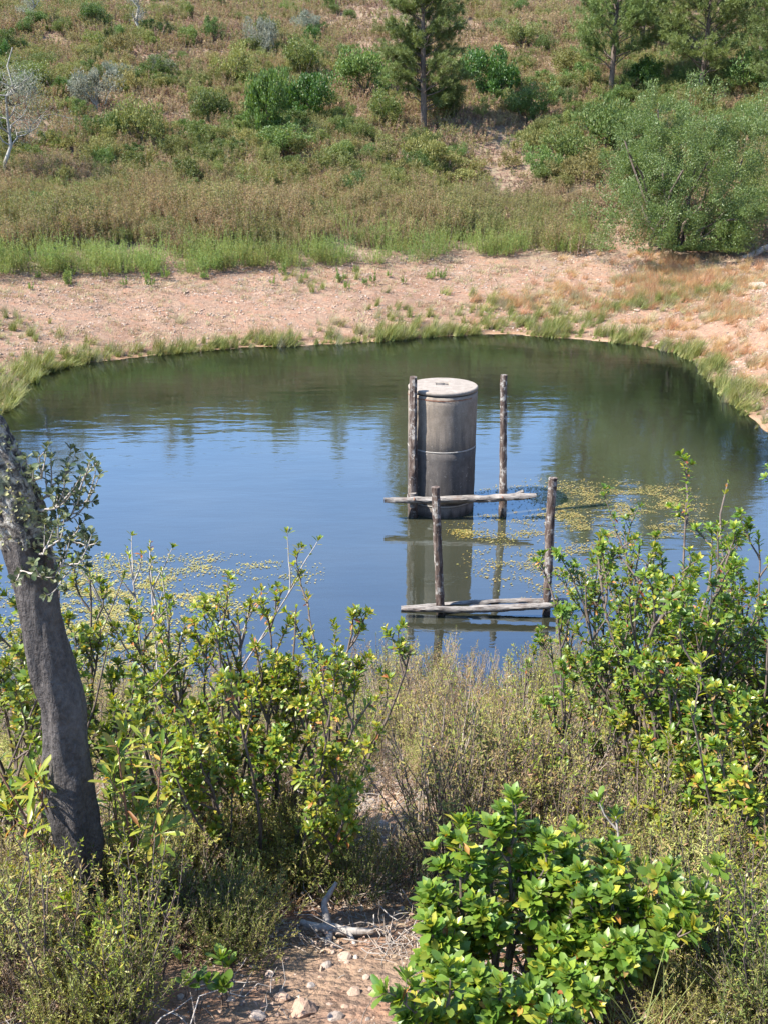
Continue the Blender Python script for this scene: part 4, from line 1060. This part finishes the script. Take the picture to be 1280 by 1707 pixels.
# tufts standing on the sand
pp, s_ = on_land(420, (-14, 16), (24, 38), lambda X, Y, s_: ((s_ > .4) & (s_ < 6.5))*np.clip((fbm(X*.35, Y*.5, 3, 14)-.52)*6, 0, 1)*np.where(X > 3, 1, .35), 33)
scatter('sand_grass', pp, rng.uniform(.5, 1.1, len(pp)), RT, rot=leanrot(len(pp), rng), label='bent grass tufts on the pink sand bank')
SRT = [tuft(21, 90, .42, 0, M['straw'], .7, .012, .5, .16), tuft(22, 80, .36, 0, M['straw'], .9, .012, .5, .2), tuft(23, 60, .4, 0, M['palegrass'], .8, .012, .5, .18)]
c1 = G(1120, 480); c2 = G(1000, 505); c3 = G(1250, 560); c4 = G(880, 500); c5 = G(1090, 455)
def blob(X, Y, c, rx, ry): return np.exp(-(((X-c[0])/rx)**2+((Y-c[1])/ry)**2))
pp, s_ = on_land(1000, (2, 20), (20, 42), lambda X, Y, s_: np.clip(blob(X, Y, c1, 2.6, 1.8)+blob(X, Y, c2, 1.5, 1.2)*.8+blob(X, Y, c3, 1.8, 4)*.6+blob(X, Y, c4, 1.5, 1.2)*.4+blob(X, Y, c5, 2, 1.6)*.5, 0, 1)*(s_ > .3)*np.clip(fbm(X*.9, Y*.9, 3, 15)*2.6-.85, 0, 1), 34)
scatter('straw_grass', pp, rng.uniform(.45, 1.05, len(pp)), SRT, rot=leanrot(len(pp), rng, 0, .5), label='orange dry grass lying over the right sand bank')
# clods and gravel on the sand
pp, s_ = on_land(15000, (-17, 18), (19, 42), lambda X, Y, s_: (s_ > .2)*(s_ < 9)*np.clip(fbm(X*.8, Y*.8, 3, 16)*2.2-.6, .1, 1), 35)
scatter('clods', pp, rng.uniform(.03, .13, len(pp))*rng.uniform(.5, 1, len(pp)), ROCKS, .4, label='clods and gravel on the pink sand bank')
pp, s_ = on_land(5200, (-17, 18), (19, 40), lambda X, Y, s_: (s_ > .3)*(s_ < 8)*np.clip(fbm(X*.5, Y*.8, 3, 17)*2.4-.9+.5*sstep(3, 7, s_)+.3*(X < -5), .02, 1), 36)
TB = [tuft(41, 16, .10, 0, M['heath_dry'], .9, .012, .4, .1), tuft(42, 16, .12, 0, M['palegrass'], .9, .012, .4, .1), debris(7, M['litter'], 12, .05), twigs(8, M['twig_dry'])]
scatter('bank_litter', pp, rng.uniform(.7, 1.8, len(pp)), TB, .1, label='dead stems and litter on the pink sand bank')

# the larger leaning tufts one can tell apart
BT = [tuft(81, 110, .62, 0, M['rush'], .5, .013, .45, .16), tuft(82, 100, .55, 0, M['rush'], .6, .013, .5, .2), tuft(83, 90, .5, 0, M['palegrass'], .6, .012, .5, .18)]
for (px, py, s0, lb) in [(262, 582, 1.0, 'leftmost of the rush tufts at the far waterline'), (305, 588, 1.15, 'dense rush tuft leaning right at the far waterline'), (345, 584, .8, 'low rush tuft beside the dense one on the far waterline'),
        (300, 540, .9, 'brownish grass tuft on the sand above the left rushes'), (556, 540, 1.0, 'pale grass tuft standing on the sand left of centre'), (600, 556, .8, 'rush tuft on the sand right of the pale tuft'),
        (655, 560, .75, 'yellow green tuft at the water above the concrete shaft'), (690, 548, .9, 'tall thin tuft behind the concrete shaft'), (790, 556, .9, 'leaning tuft right behind the shaft on the far shore'), (880, 505, 1.0, 'straw tuft high on the sand, right of centre'),
        (955, 500, 1.1, 'dark based straw tuft on the right sand bank'), (1000, 560, 1.1, 'green leaning tuft at the right end of the far shore'), (1060, 566, 1.2, 'long green rushes lying toward the water at the right corner'), (1100, 480, 1.0, 'upright tuft among the orange dry grass')]:
    p_ = G(px, py); o = link('grass_tuft', BT[2] if 'pale' in lb or 'straw' in lb or 'brownish' in lb else BT[int(px) % 2], None, tuple(p_)); o.scale = (s0,)*3; o.rotation_euler = (random.gauss(0, .1), random.uniform(.2, .5), random.gauss(0, .3)); tag(o, lb, 'grass tuft')
# light green herbs
def herb_mesh(seed, n=26, h=.75, mat='herb', tilt=.45, base=.30):
    g = np.random.default_rng(seed); mb = MB()
    for k in range(n):
        a = g.random()*6.283; b = base*math.sqrt(g.random()); q = tilt*g.random()
        d = np.array([math.cos(a)*math.sin(q), math.sin(a)*math.sin(q), math.cos(q)]); hh_ = h*g.uniform(.5, 1.1)
        p0 = np.array([math.cos(a)*b, math.sin(a)*b, 0]); nl = 34
        f = g.uniform(.15, 1, nl); P = p0+d*hh_*f[:, None]
        D = d*.9+g.normal(0, .45, (nl, 3)); leaves(mb, P, D, rdir(nl, g), g.uniform(.05, .10, nl)*(1.25-f*.6), .016, simple=True)
    return mb.mesh('leaves', M[mat])
KHB = [herb_mesh(50, 34, 1.15, base=.42), herb_mesh(51, 28, 1.25, base=.4), herb_mesh(52, 36, .95, base=.42), herb_mesh(53, 30, 1.1, 'rush', base=.4)]
HBS = [herb_mesh(54, 9, .3, base=.12), herb_mesh(55, 7, .35, base=.1)]
gh = np.random.default_rng(90); nh = 0
for k in range(900):
    px = gh.uniform(-30, 985); row = gh.random()
    yb = np.interp(px, [0, 120, 250, 400, 550, 700, 850, 960, 990], [468, 462, 470, 455, 452, 445, 432, 425, 405])
    py = yb - abs(gh.normal(0, 1))*24 - 2
    if py < yb-64 or float(vn(px*.028, py*.06, 6)) < .27: continue
    p_ = G(px, py); nh += 1
    o = link('herb_clump', KHB[int(gh.integers(0, 4))], None, tuple(p_)); sc_ = gh.uniform(.5, 1.1); o.scale = (sc_, sc_, sc_*gh.uniform(.65, 1.1)); o.rotation_euler = (0, 0, gh.random()*6.28)
    tag(o, ('yellowish' if 'rush' in o.data.materials[0].name else 'light green')+' upright herb clump '+('at the left end of the herb strip' if px < 330 else 'in the middle of the herb strip' if px < 660 else 'at the right end of the herb strip'), 'herb clump', 'light green herbs along the foot of the slope')
    if nh >= 290: break
for k in range(30):
    p_ = G(gh.uniform(40, 780), gh.uniform(455, 485)); o = link('herb_clump', HBS[k % 2], None, tuple(p_)); s0 = gh.uniform(.7, 1.5); o.scale = (s0,)*3; o.rotation_euler = (0, 0, gh.random()*6.28)
    tag(o, 'small light green herb sprouting alone on the pink sand', 'herb', 'small herbs sprouting on the sand')

# dense brush band and heath (uncountable)
def clump_mesh(seed, n, rx, rz, L, W, mat, stems=8, upb=.5, emin=-.45, stemmat='stem', lumps=9, nspray=18, loose=.7):
    """a bush as leaf clumps through a lumpy volume, with stems inside; returns (leaves, stems)"""
    g = np.random.default_rng(seed); mb = MB()
    C0 = []
    for k in range(lumps):
        a = g.random()*6.283; e = g.uniform(emin, 1); rr_ = g.uniform(.35, .95)
        C0.append([math.cos(a)*rx*rr_*math.sqrt(max(0, 1-e*e*.6)), math.sin(a)*rx*rr_*math.sqrt(max(0, 1-e*e*.6)), rz*(.42+.42*e)*g.uniform(.8, 1.1), g.uniform(.20, .46)])
    C0.append([0, 0, rz*.45, .5]); C0 = np.array(C0)
    k = g.integers(0, len(C0), n); u = rdir(n, g); rad = g.random(n)**.40
    # break each lump into sprays
    sp_ = nspray; k2 = g.integers(0, sp_, n)
    sprays = rdir(len(C0)*sp_, g).reshape(len(C0), sp_, 3); dirs = nrm(sprays[k, k2]*1.8+u*loose)
    P = C0[k, :3]+dirs*rad[:, None]*(C0[k, 3]*rx)[:, None]*np.array([1, 1, rz/rx*.75])
    P[:, 2] = np.maximum(P[:, 2], rz*.02*g.random(n))
    D = dirs*.6+g.normal(0, .5, (n, 3))+np.array([0, 0, upb]); 
    leaves(mb, P, D, dirs+rdir(n, g)*.8, L*g.uniform(.6, 1.2, n), L*W, simple=True)
    ms = MB()
    for q in range(stems):
        tgt = C0[q % len(C0), :3]; b = g.normal(0, rx*.08, 3); b[2] = -.1
        s = np.linspace(0, 1, 5)[:, None]; Pp = b+(tgt-b)*s+g.normal(0, rx*.03, (5, 3)); tube(ms, Pp, np.linspace(.022, .008, 5)*rx, 4, 0, False)
    return mb.mesh('leaves', M[mat]), ms.mesh('stems', M[stemmat])
def brush_mesh(seed, n=10, h=1.0, mat='brush', base=.4, nl=110, L=.055, tilt=.3, W=.4, smat=None):
    g = np.random.default_rng(seed); mb = MB()
    for k in range(n):
        a = g.random()*6.283; b = base*math.sqrt(g.random()); q = tilt*g.random()
        d = np.array([math.cos(a)*math.sin(q), math.sin(a)*math.sin(q), math.cos(q)]); hh_ = h*g.uniform(.5, 1.1)
        p0 = np.array([math.cos(a)*b, math.sin(a)*b, 0]); f = g.uniform(.15, 1, nl)
        P = p0+d*hh_*f[:, None]+g.normal(0, .05*h, (nl, 3))*(.4+.6*f[:, None])
        leaves(mb, P, d*.5+g.normal(0, .6, (nl, 3)), rdir(nl, g), g.uniform(.6, 1.2, nl)*L, L*W, simple=True)
        tube(mb, [p0, p0+d*hh_*.5, p0+d*hh_*.95], [.007, .005, .002], 3, 1, False)
    return mb.mesh('brush', [M[mat], M['twig_dry']])
BR = [brush_mesh(60), brush_mesh(61, 12, .9), brush_mesh(62, 9, 1.1, 'brush_red'), brush_mesh(63, 10, .8, 'brush_red'), brush_mesh(64, 10, .95, 'bush_olive'), brush_mesh(65, 12, .7, 'heath_dry', L=.045)]
LOWH = [brush_mesh(70, 12, .35, 'heath_dry', .5, 40, .06, .7), brush_mesh(71, 12, .4, 'brush_red', .5, 40, .06, .7), brush_mesh(72, 12, .3, 'heath_red', .5, 40, .06, .8), brush_mesh(75, 10, .4, 'brush', .45, 40, .06, .6), brush_mesh(76, 14, .25, 'heath_red', .6, 34, .06, .9), brush_mesh(74, 14, .3, 'heath_dry', .5, 40, .06, .8)]
def patchy(pp, k, sc, seed):
    f = fbm(pp[:, 0]*sc, pp[:, 1]*sc*.8, 3, seed)
    return np.floor(np.clip((f-.28)/.44, 0, .999)*k + rng.normal(0, .7, len(pp))).astype(int)
def band(X, Y, s_):
    e = 9.1+.5*np.sin(X*.4)+2.2*(vn(X*.5, Y*.3, 93)-.4)
    top = np.interp(X, [-20, -8, 0, 4, 10, 20], [19, 18, 15, 13.5, 13, 12])
    return sstep(e-.4, e+.6, s_)*(1-sstep(top-2, top+2.5, s_))*np.clip(fbm(X*.5, Y*.5, 3, 18)*3-.5, .3, 1)*np.where((X > 7.6+.3*(s_-8)) & (s_ < 13.5), .03, 1)
pp, s_ = on_land(3000, (-24, 26), (30, 58), band, 41)
scatter('brush_band', pp, rng.uniform(.6, 1.15, len(pp))*(.55+.95*fbm(pp[:, 0]*.33, pp[:, 1]*.33, 3, 88)), BR, .12, pick=patchy(pp, 6, .22, 91), label='dense thin stemmed brown green brush above the herb strip')
def hillf(X, Y, s_): return sstep(9, 13, s_)*np.clip((fbm(X*.13, Y*.13, 3, 19)-.28)*4.5, .2, 1)*np.clip(1.2-(Y-40)/90, .3, 1)
pp, s_ = on_land(12000, (-60, 60), (36, 112), hillf, 42)
scatter('heath', pp, rng.uniform(.7, 1.5, len(pp))*(1+.006*(pp[:, 1]-40)), LOWH, .15, pick=patchy(pp, 7, .09, 92), label='low reddish brown heath covering the far hillside')
def hill2(X, Y, s_): return sstep(12, 16, s_)*np.clip((fbm(X*.16+7, Y*.16, 3, 25)-.42)*6, 0, 1)*np.clip(1.1-(Y-40)/80, .15, 1)
pp, s_ = on_land(1700, (-60, 60), (40, 100), hill2, 43)
scatter('mixed_scrub', pp, rng.uniform(.6, 1.25, len(pp)), BR, .12, label='knee high olive scrub patches on the far hillside')

# ------------------------------------------------------------------ individual bushes of the hillside
KB = {
 'mid': [clump_mesh(400+k, 5200, 1, 1.1, .085, .42, 'bush_mid', lumps=14) for k in range(3)],
 'olive': [clump_mesh(410+k, 4200, 1, 1.0, .085, .38, 'bush_olive', lumps=12) for k in range(3)],
 'dark': [clump_mesh(420+k, 9000, 1, 1.1, .075, .5, 'bush_dark', lumps=14) for k in range(3)],
 'silver': [clump_mesh(430+k, 4200, 1, 1.1, .08, .34, 'bush_silver', 10, stemmat='pale_bark') for k in range(2)],
 'yellow': [clump_mesh(440+k, 1800, 1, 1.0, .13, .3, 'yellow_bush') for k in range(2)],
}
def bush(kind, px, py, wpx, hpx, label, group=None, name='bush'):
    p_ = G(px, py); dd = depth(p_); k = KB[kind][random.randint(0, len(KB[kind])-1)]
    root = empty(name, tuple(p_), random.random()*6.28)
    sx = wpx/FPX*dd/2/1.12; sz = hpx/FPX*dd/1.25
    sx *= 1.12; sz *= 1.05; root.scale = (sx, sx, sz); tag(root, label, 'bush', group)
    o = link('leaves', k[0], root); o['kind'] = 'stuff'; link('stems', k[1], root)
    return root
pp, s_ = on_land(1200, (-50, 50), (38, 90), lambda X, Y, s_: hill2(X, Y, s_)*np.clip(1.3-(Y-42)/40, .25, 1), 44)
scatter('scrub_mass', pp, rng.uniform(.35, .95, len(pp)), [KB['olive'][0][0], KB['mid'][0][0], KB['olive'][1][0], KB['yellow'][0][0], KB['mid'][1][0]], .15, pick=patchy(pp, 5, .12, 95), label='low merging scrub on the far hillside')
B = [
 ('dark', 445, 236, 80, 118, 'tall dark green bush left of its twin, mid slope'),
 ('dark', 512, 212, 96, 88, 'round dark green bush right of the taller dark one'),
 ('dark', 455, 200, 70, 70, 'dark green bush top between the two dark bushes'),
 ('mid', 505, 132, 78, 62, 'mid green bush just above the two dark bushes'),
 ('mid', 612, 158, 105, 80, 'broad mid green bush left of the nearest pine'),
 ('olive', 236, 248, 95, 92, 'olive round bush above the brush band, left half'),
 ('olive', 300, 272, 60, 55, 'small olive bush right below the round olive one'),
 ('mid', 350, 208, 75, 62, 'green bush left of the dark pair'),
 ('olive', 390, 140, 80, 70, 'loose olive bush below the round silvery bush'),
 ('silver', 430, 94, 66, 72, 'round silvery bush high on the slope'),
 ('silver', 505, 58, 60, 42, 'silvery bush beside a dark one near the top edge'),
 ('dark', 522, 76, 36, 34, 'small dark bush tucked under a silvery bush near the top'),
 ('silver', 165, 182, 95, 72, 'broad silvery bush with pale stems, left upper slope'),
 ('silver', 272, 132, 42, 42, 'small silvery bush on the left upper slope'),
 ('silver', 200, 140, 50, 40, 'pale bush directly above the broad silvery one'),
 ('dark', 112, 162, 42, 34, 'small dark bush left of the broad silvery one'),
 ('dark', 124, 186, 32, 24, 'low dark bush under the broad silvery one'),
 ('mid', 68, 150, 72, 50, 'mid green bush above the bare lichen tree'),
 ('dark', 812, 168, 90, 84, 'very dark green dense bush right of the nearest pine'),
 ('mid', 742, 196, 80, 62, 'shaded bush at the foot of the nearest pine'),
 ('mid', 885, 206, 90, 64, 'green bush on the pink bank right of the dark bush'),
 ('yellow', 640, 204, 36, 32, 'small round yellow bush left of the nearest pine foot'),
 ('yellow', 602, 226, 32, 28, 'small round yellow bush lower left of the pine foot'),
 ('yellow', 842, 192, 44, 36, 'round yellow olive bush in front of the dark dense bush'),
 ('yellow', 800, 198, 38, 30, 'low yellow olive bush beside the pine foot'),
 ('yellow', 660, 176, 30, 30, 'yellow bush under the pine branches'),
 ('dark', 1075, 150, 70, 56, 'dark bush at the foot of the middle pine'),
 ('mid', 1010, 262, 120, 92, 'green bush mass left of the big willow bush'),
 ('mid', 940, 282, 90, 70, 'mid green bush left of the green mass by the willow bush'),
 ('mid', 1235, 160, 100, 80, 'green bush behind the willow bush at the right edge'),
 ('mid', 900, 300, 70, 55, 'small green bush rising out of the brush band'),
 ('olive', 560, 300, 80, 60, 'olive bush in the middle of the brush band'),
 ('mid', 470, 262, 110, 50, 'low green bush below the dark pair'),
 ('mid', 160, 45, 60, 40, 'green bush near the top edge on the left'),
 ('mid', 190, 76, 34, 28, 'small round bush on the pale ground, upper left'),
 ('mid', 106, 62, 36, 30, 'small green bush left of the slim grey tree'),
 ('mid', 155, 106, 38, 28, 'small round bush under another, upper left'),
 ('mid', 45, 60, 40, 30, 'small green bush at the upper left'),
 ('mid', 312, 76, 40, 34, 'small green bush right of the slim grey tree'),
 ('mid', 310, 32, 34, 28, 'small green bush near the top edge, left of centre'),
 ('mid', 355, 68, 40, 40, 'green bush left of the round silvery bush'),
 ('mid', 350, 12, 50, 40, 'bush cut by the top edge above the small ones'),
 ('dark', 8, 118, 34, 50, 'dark bush at the left edge, upper slope'),
 ('mid', 20, 90, 50, 40, 'mid green bush at the left edge above the dark one'),
 ('olive', 960, 130, 90, 60, 'pale olive bush left of the middle pine'),
 ('olive', 870, 80, 70, 50, 'olive bush on the open heath between the pines'),
 ('olive', 700, 285, 90, 70, 'olive bush in the brush below the pink bank'),
]
for (k, x, y, w_, h_, lb) in B: bush(k, x, y, w_, h_, lb)
gb = np.random.default_rng(55)
def where(px, py):
    return ('near the top edge' if py < 60 else 'on the upper slope' if py < 140 else 'low on the slope' if py < 225 else 'in the brush band') + (', left of the round silvery bush' if px < 400 else ', between silvery bush and nearest pine' if px < 690 else ', between the pines' if px < 1010 else ', right of the forked pine')
for k in range(95):
    px = gb.uniform(-20, 1290); py = gb.uniform(-28, 225)
    if 560 < px < 930 and py > 60 and gb.random() < .6: continue
    w_ = gb.uniform(20, 46)*(1+py/330)
    kd = gb.choice(['mid', 'olive', 'mid', 'yellow', 'olive', 'silver'], p=[.3, .3, .12, .14, .1, .04])
    bush(str(kd), px, py, w_, w_*gb.uniform(.55, .85), {'mid': 'small green bush scattered on the far heath slope', 'olive': 'small olive bush scattered on the far heath slope', 'yellow': 'small yellowish bush scattered on the far heath slope', 'silver': 'small pale silvery bush scattered on the far heath slope'}[str(kd)].replace('scattered on the far heath slope', where(px, py)), 'small %s bushes on the far slope' % {'mid': 'green', 'olive': 'olive', 'yellow': 'yellow', 'silver': 'silver'}[str(kd)])
for k in range(46):
    px = gb.uniform(-20, 1000); py = gb.uniform(225, 335)
    kd = str(gb.choice(['olive', 'mid', 'yellow'])); bush(kd, px, py, gb.uniform(40, 85), gb.uniform(30, 55), 'loose %s bush ' % {'mid': 'green', 'olive': 'olive', 'yellow': 'yellowish'}[kd]+where(px, py), 'bushes in the brush band')

# the big willow bush on the right bank
wp = G(1120, 412); dd = depth(wp)
wb = empty('willow_bush', tuple(wp)); tag(wb, 'huge rounded grey green willow bush on the right bank', 'bush')
RX = 296/FPX*dd/2; RZ = 238/FPX*dd
lv, stm = clump_mesh(500, 140000, RX*1.12, RZ*.96, .08, .42, 'willow', 22, .7, lumps=40, emin=-.95, nspray=9, loose=.42)
o = link('leaves', lv, wb); o['kind'] = 'stuff'; link('stems', stm, wb)
# ------------------------------------------------------------------ pines
def pine_meshes(seed, h, rad, dens=1.0, low=.16, mat='needles'):
    g = np.random.default_rng(seed); ms = MB(); mn = MB(); mbr = MB()
    s = np.linspace(0, 1, 14); TPn = np.stack([.10*np.sin(s*3+seed), .08*np.cos(s*2.2+seed)-.08, s*h], -1); TPn[0, 2] = -.3
    tube(ms, TPn, np.linspace(.16, .02, 14)*h/9, 8, 0, False, .06)
    z = low*h; k = 0; PP = []; DD = []
    while z < h*.985:
        f = z/h; L_ = rad*(1-f)**.62*(.55+.45*min(1, (f-low+.12)/.22))
        for q in range(g.integers(4, 6)):
            a = g.random()*6.283; l = L_*g.uniform(.65, 1.1)+.15
            p0 = np.array([np.interp(z/h, s, TPn[:, 0]), np.interp(z/h, s, TPn[:, 1]), z+g.normal(0, .1)]); up_ = g.uniform(.15, .5)+.5*f
            d = np.array([math.cos(a), math.sin(a), up_]); u_ = np.linspace(0, 1, 6)[:, None]
            Pb = p0+d*l*u_+np.array([0, 0, .18*l])*u_**2+np.vstack([np.zeros(3), g.normal(0, .03*l, (5, 3))])
            tube(mbr, Pb, np.linspace(.035, .008, 6)*h/9*(.5+l/rad*.6), 4, 0, False)
            nt_ = int(l*11*dens)+4
            for w_ in range(nt_):
                ff = g.uniform(.30, 1)**.7; kk = ff*5; i0 = min(int(kk), 4); pp_ = Pb[i0]+(Pb[i0+1]-Pb[i0])*(kk-i0)
                off = g.normal(0, .13*l+.05, 3)*(.4+.6*ff); off[2] = abs(off[2])*.6-.03; PP.append(pp_+off); DD.append(nrm(d+g.normal(0, .45, 3)+np.array([0, 0, .5])))
        z += h*g.uniform(.035, .055)
    PP = np.array(PP); DD = np.array(DD); nn = 34
    P = np.repeat(PP, nn, 0); ax = np.repeat(DD, nn, 0)
    n = len(P); D = ax*.75+g.normal(0, .55, (n, 3)); P = P+ax*g.uniform(-.10, .12, (n, 1))
    leaves(mn, P, D, rdir(n, g), g.uniform(.14, .26, n), .020, simple=True)
    return ms.mesh('trunk', M['pine_bark'], True), mbr.mesh('branches', M['pine_bark'], True), mn.mesh('needles', M[mat])
PM = [pine_meshes(600, 10.5, 2.5, 2.1, .08), pine_meshes(601, 9.5, 3.1, 1.6, .14), pine_meshes(602, 9.5, 3.0, .9, .16, 'needles_dk')]
def pine(k, px, py, hgt, sc, label, group=None, xy=None):
    p_ = G(px, py) if xy is None else np.array([xy[0], xy[1], gz(*xy)])
    root = empty('pine_tree', tuple(p_), random.random()*6.28); root.scale = (sc, sc, hgt); tag(root, label, 'pine tree', group)
    for nm, me in zip(('trunk', 'branches', 'needles'), PM[k]):
        o = link(nm, me, root)
        if nm == 'needles': o['kind'] = 'stuff'
pine(0, 704, 212, .95, 1.0, 'tall pine left of the very dark bush, nearest of the pines')
pine(1, 1018, 162, 1.15, 1.0, 'pine with forked bare lower trunk between the two right hand bushes')
pine(1, 1166, 172, 1.05, 1.0, 'light green pine standing behind the big willow bush')
pine(2, 1262, 110, 1.1, 1.0, 'darker pine behind the light green one')
pine(2, 1068, 92, 1.0, 1.0, 'dark pine behind the forked pine')
pine(1, 1296, 190, 1.0, .9, 'pine cut off by the right edge')
# ------------------------------------------------------------------ bare lichen tree and slim grey trees on the left
def bare_tree(base, h, lean, seed, label, leafm='bush_silver', lean_y=0, nleaf=900, r=.09, spread=.5):
    g = np.random.default_rng(seed); root = empty('lichen_tree', tuple(base)); tag(root, label, 'tree')
    s = np.linspace(0, 1, 9)[:, None]; P = np.array([lean, lean_y, 1.0])*h*s+np.vstack([np.zeros(3), g.normal(0, .03*h, (8, 3))]); P[0, 2] = -.2
    mb = MB(); tube(mb, P, np.linspace(r, r*.25, 9), 7, 0, False, .1); link('trunk', mb.mesh('trunk', M['pale_bark'], True), root)
    mb = MB(); tips = []
    for k in range(16):
        f = g.uniform(.3, .97); i0 = int(f*8); p0 = P[i0]; a = g.random()*6.283; l = h*spread*g.uniform(.5, 1)*(1.15-f*.6)
        d = nrm(np.array([math.cos(a), math.sin(a), g.uniform(.3, 1)])); Q = p0+d*l*np.linspace(0, 1, 6)[:, None]+np.vstack([np.zeros(3), g.normal(0, .05*l, (5, 3))])
        tube(mb, Q, np.linspace(r*.4, r*.1, 6), 4, 0, False)
        for w_ in range(4):
            q0 = Q[g.integers(2, 6)]; d2 = nrm(d+g.normal(0, .7, 3)); Q2_ = q0+d2*l*.4*np.linspace(0, 1, 4)[:, None]; tube(mb, Q2_, np.linspace(r*.18, r*.06, 4), 3, 0, False); tips.append(Q2_)
    link('branches', mb.mesh('branches', M['pale_bark'], True), root)
    T_ = np.concatenate(tips); k = g.integers(0, len(T_), nleaf); mb = MB()
    leaves(mb, T_[k]+g.normal(0, .05*h, (nleaf, 3)), rdir(nleaf, g), rdir(nleaf, g), g.uniform(.05, .1, nleaf), .035, simple=True)
    o = link('leaves', mb.mesh('leaves', M[leafm]), root); o['kind'] = 'stuff'
bp = G(8, 302); bare_tree(bp, 200/FPX*depth(bp), .22, 700, 'pale barked half bare tree at the left edge of the brush', nleaf=5200)
bp = G(234, 62); bare_tree(bp, 88/FPX*depth(bp), -.05, 701, 'slim pale grey tree near the top edge', nleaf=1800, r=.13, spread=.3)
bp = G(56, 42); bare_tree(bp, 70/FPX*depth(bp), .05, 702, 'small pale tree in the upper left corner', nleaf=2600, r=.08, spread=.4)
# ridge trees, seen mirrored in the pond
gp = np.random.default_rng(12); n = 46
X = gp.uniform(-75, 75, n); Y = gp.uniform(97, 108, n)
scatter('ridge_treeline', np.column_stack([X, Y, H(X, Y)-.1]), gp.uniform(.35, .85, n), [pine_meshes(640, 7, 1.5, .5, .1)[2], pine_meshes(641, 8, 1.8, .5, .15)[2], KB['dark'][0][0]], .03, label='pines and bushes along the hill ridge mirrored in the pond')
X = gp.uniform(14, 34, 9); Y = gp.uniform(60, 85, 9)

# log and rocks at the right bank
p_ = G(1262, 425); lg = MB(); s = np.linspace(0, 1, 12)[:, None]
A_ = pt(1238, 432, p_[1])-p_; B_ = pt(1300, 402, p_[1])-p_
tube(lg, A_+(B_-A_)*s, np.linspace(.14, .11, 12), 10, 0, True, .1); o = link('log', lg.mesh('log', M['stem_grey'], True), None, tuple(p_)); tag(o, 'grey fallen log under the big willow bush at the right edge', 'log')
for (px, py, s_, lb) in [(1265, 478, .8, 'flat grey rock lying on the right sand bank at the edge'), (1245, 492, .45, 'small grey rock left of the flat one on the right bank'), (1236, 460, .4, 'small rock above the flat grey one on the right bank'), (1060, 520, .3, 'lone rock among the dry grass on the right bank')]:
    p_ = G(px, py); o = link('rock', ROCKB[random.randint(0, 3)], None, (p_[0], p_[1], p_[2]+.02)); o.scale = (s_, s_, s_*.5); o.rotation_euler = (.1, .1, random.random()*6); tag(o, lb, 'rock')
print('objects', len(S.objects), 'herbs', nh)
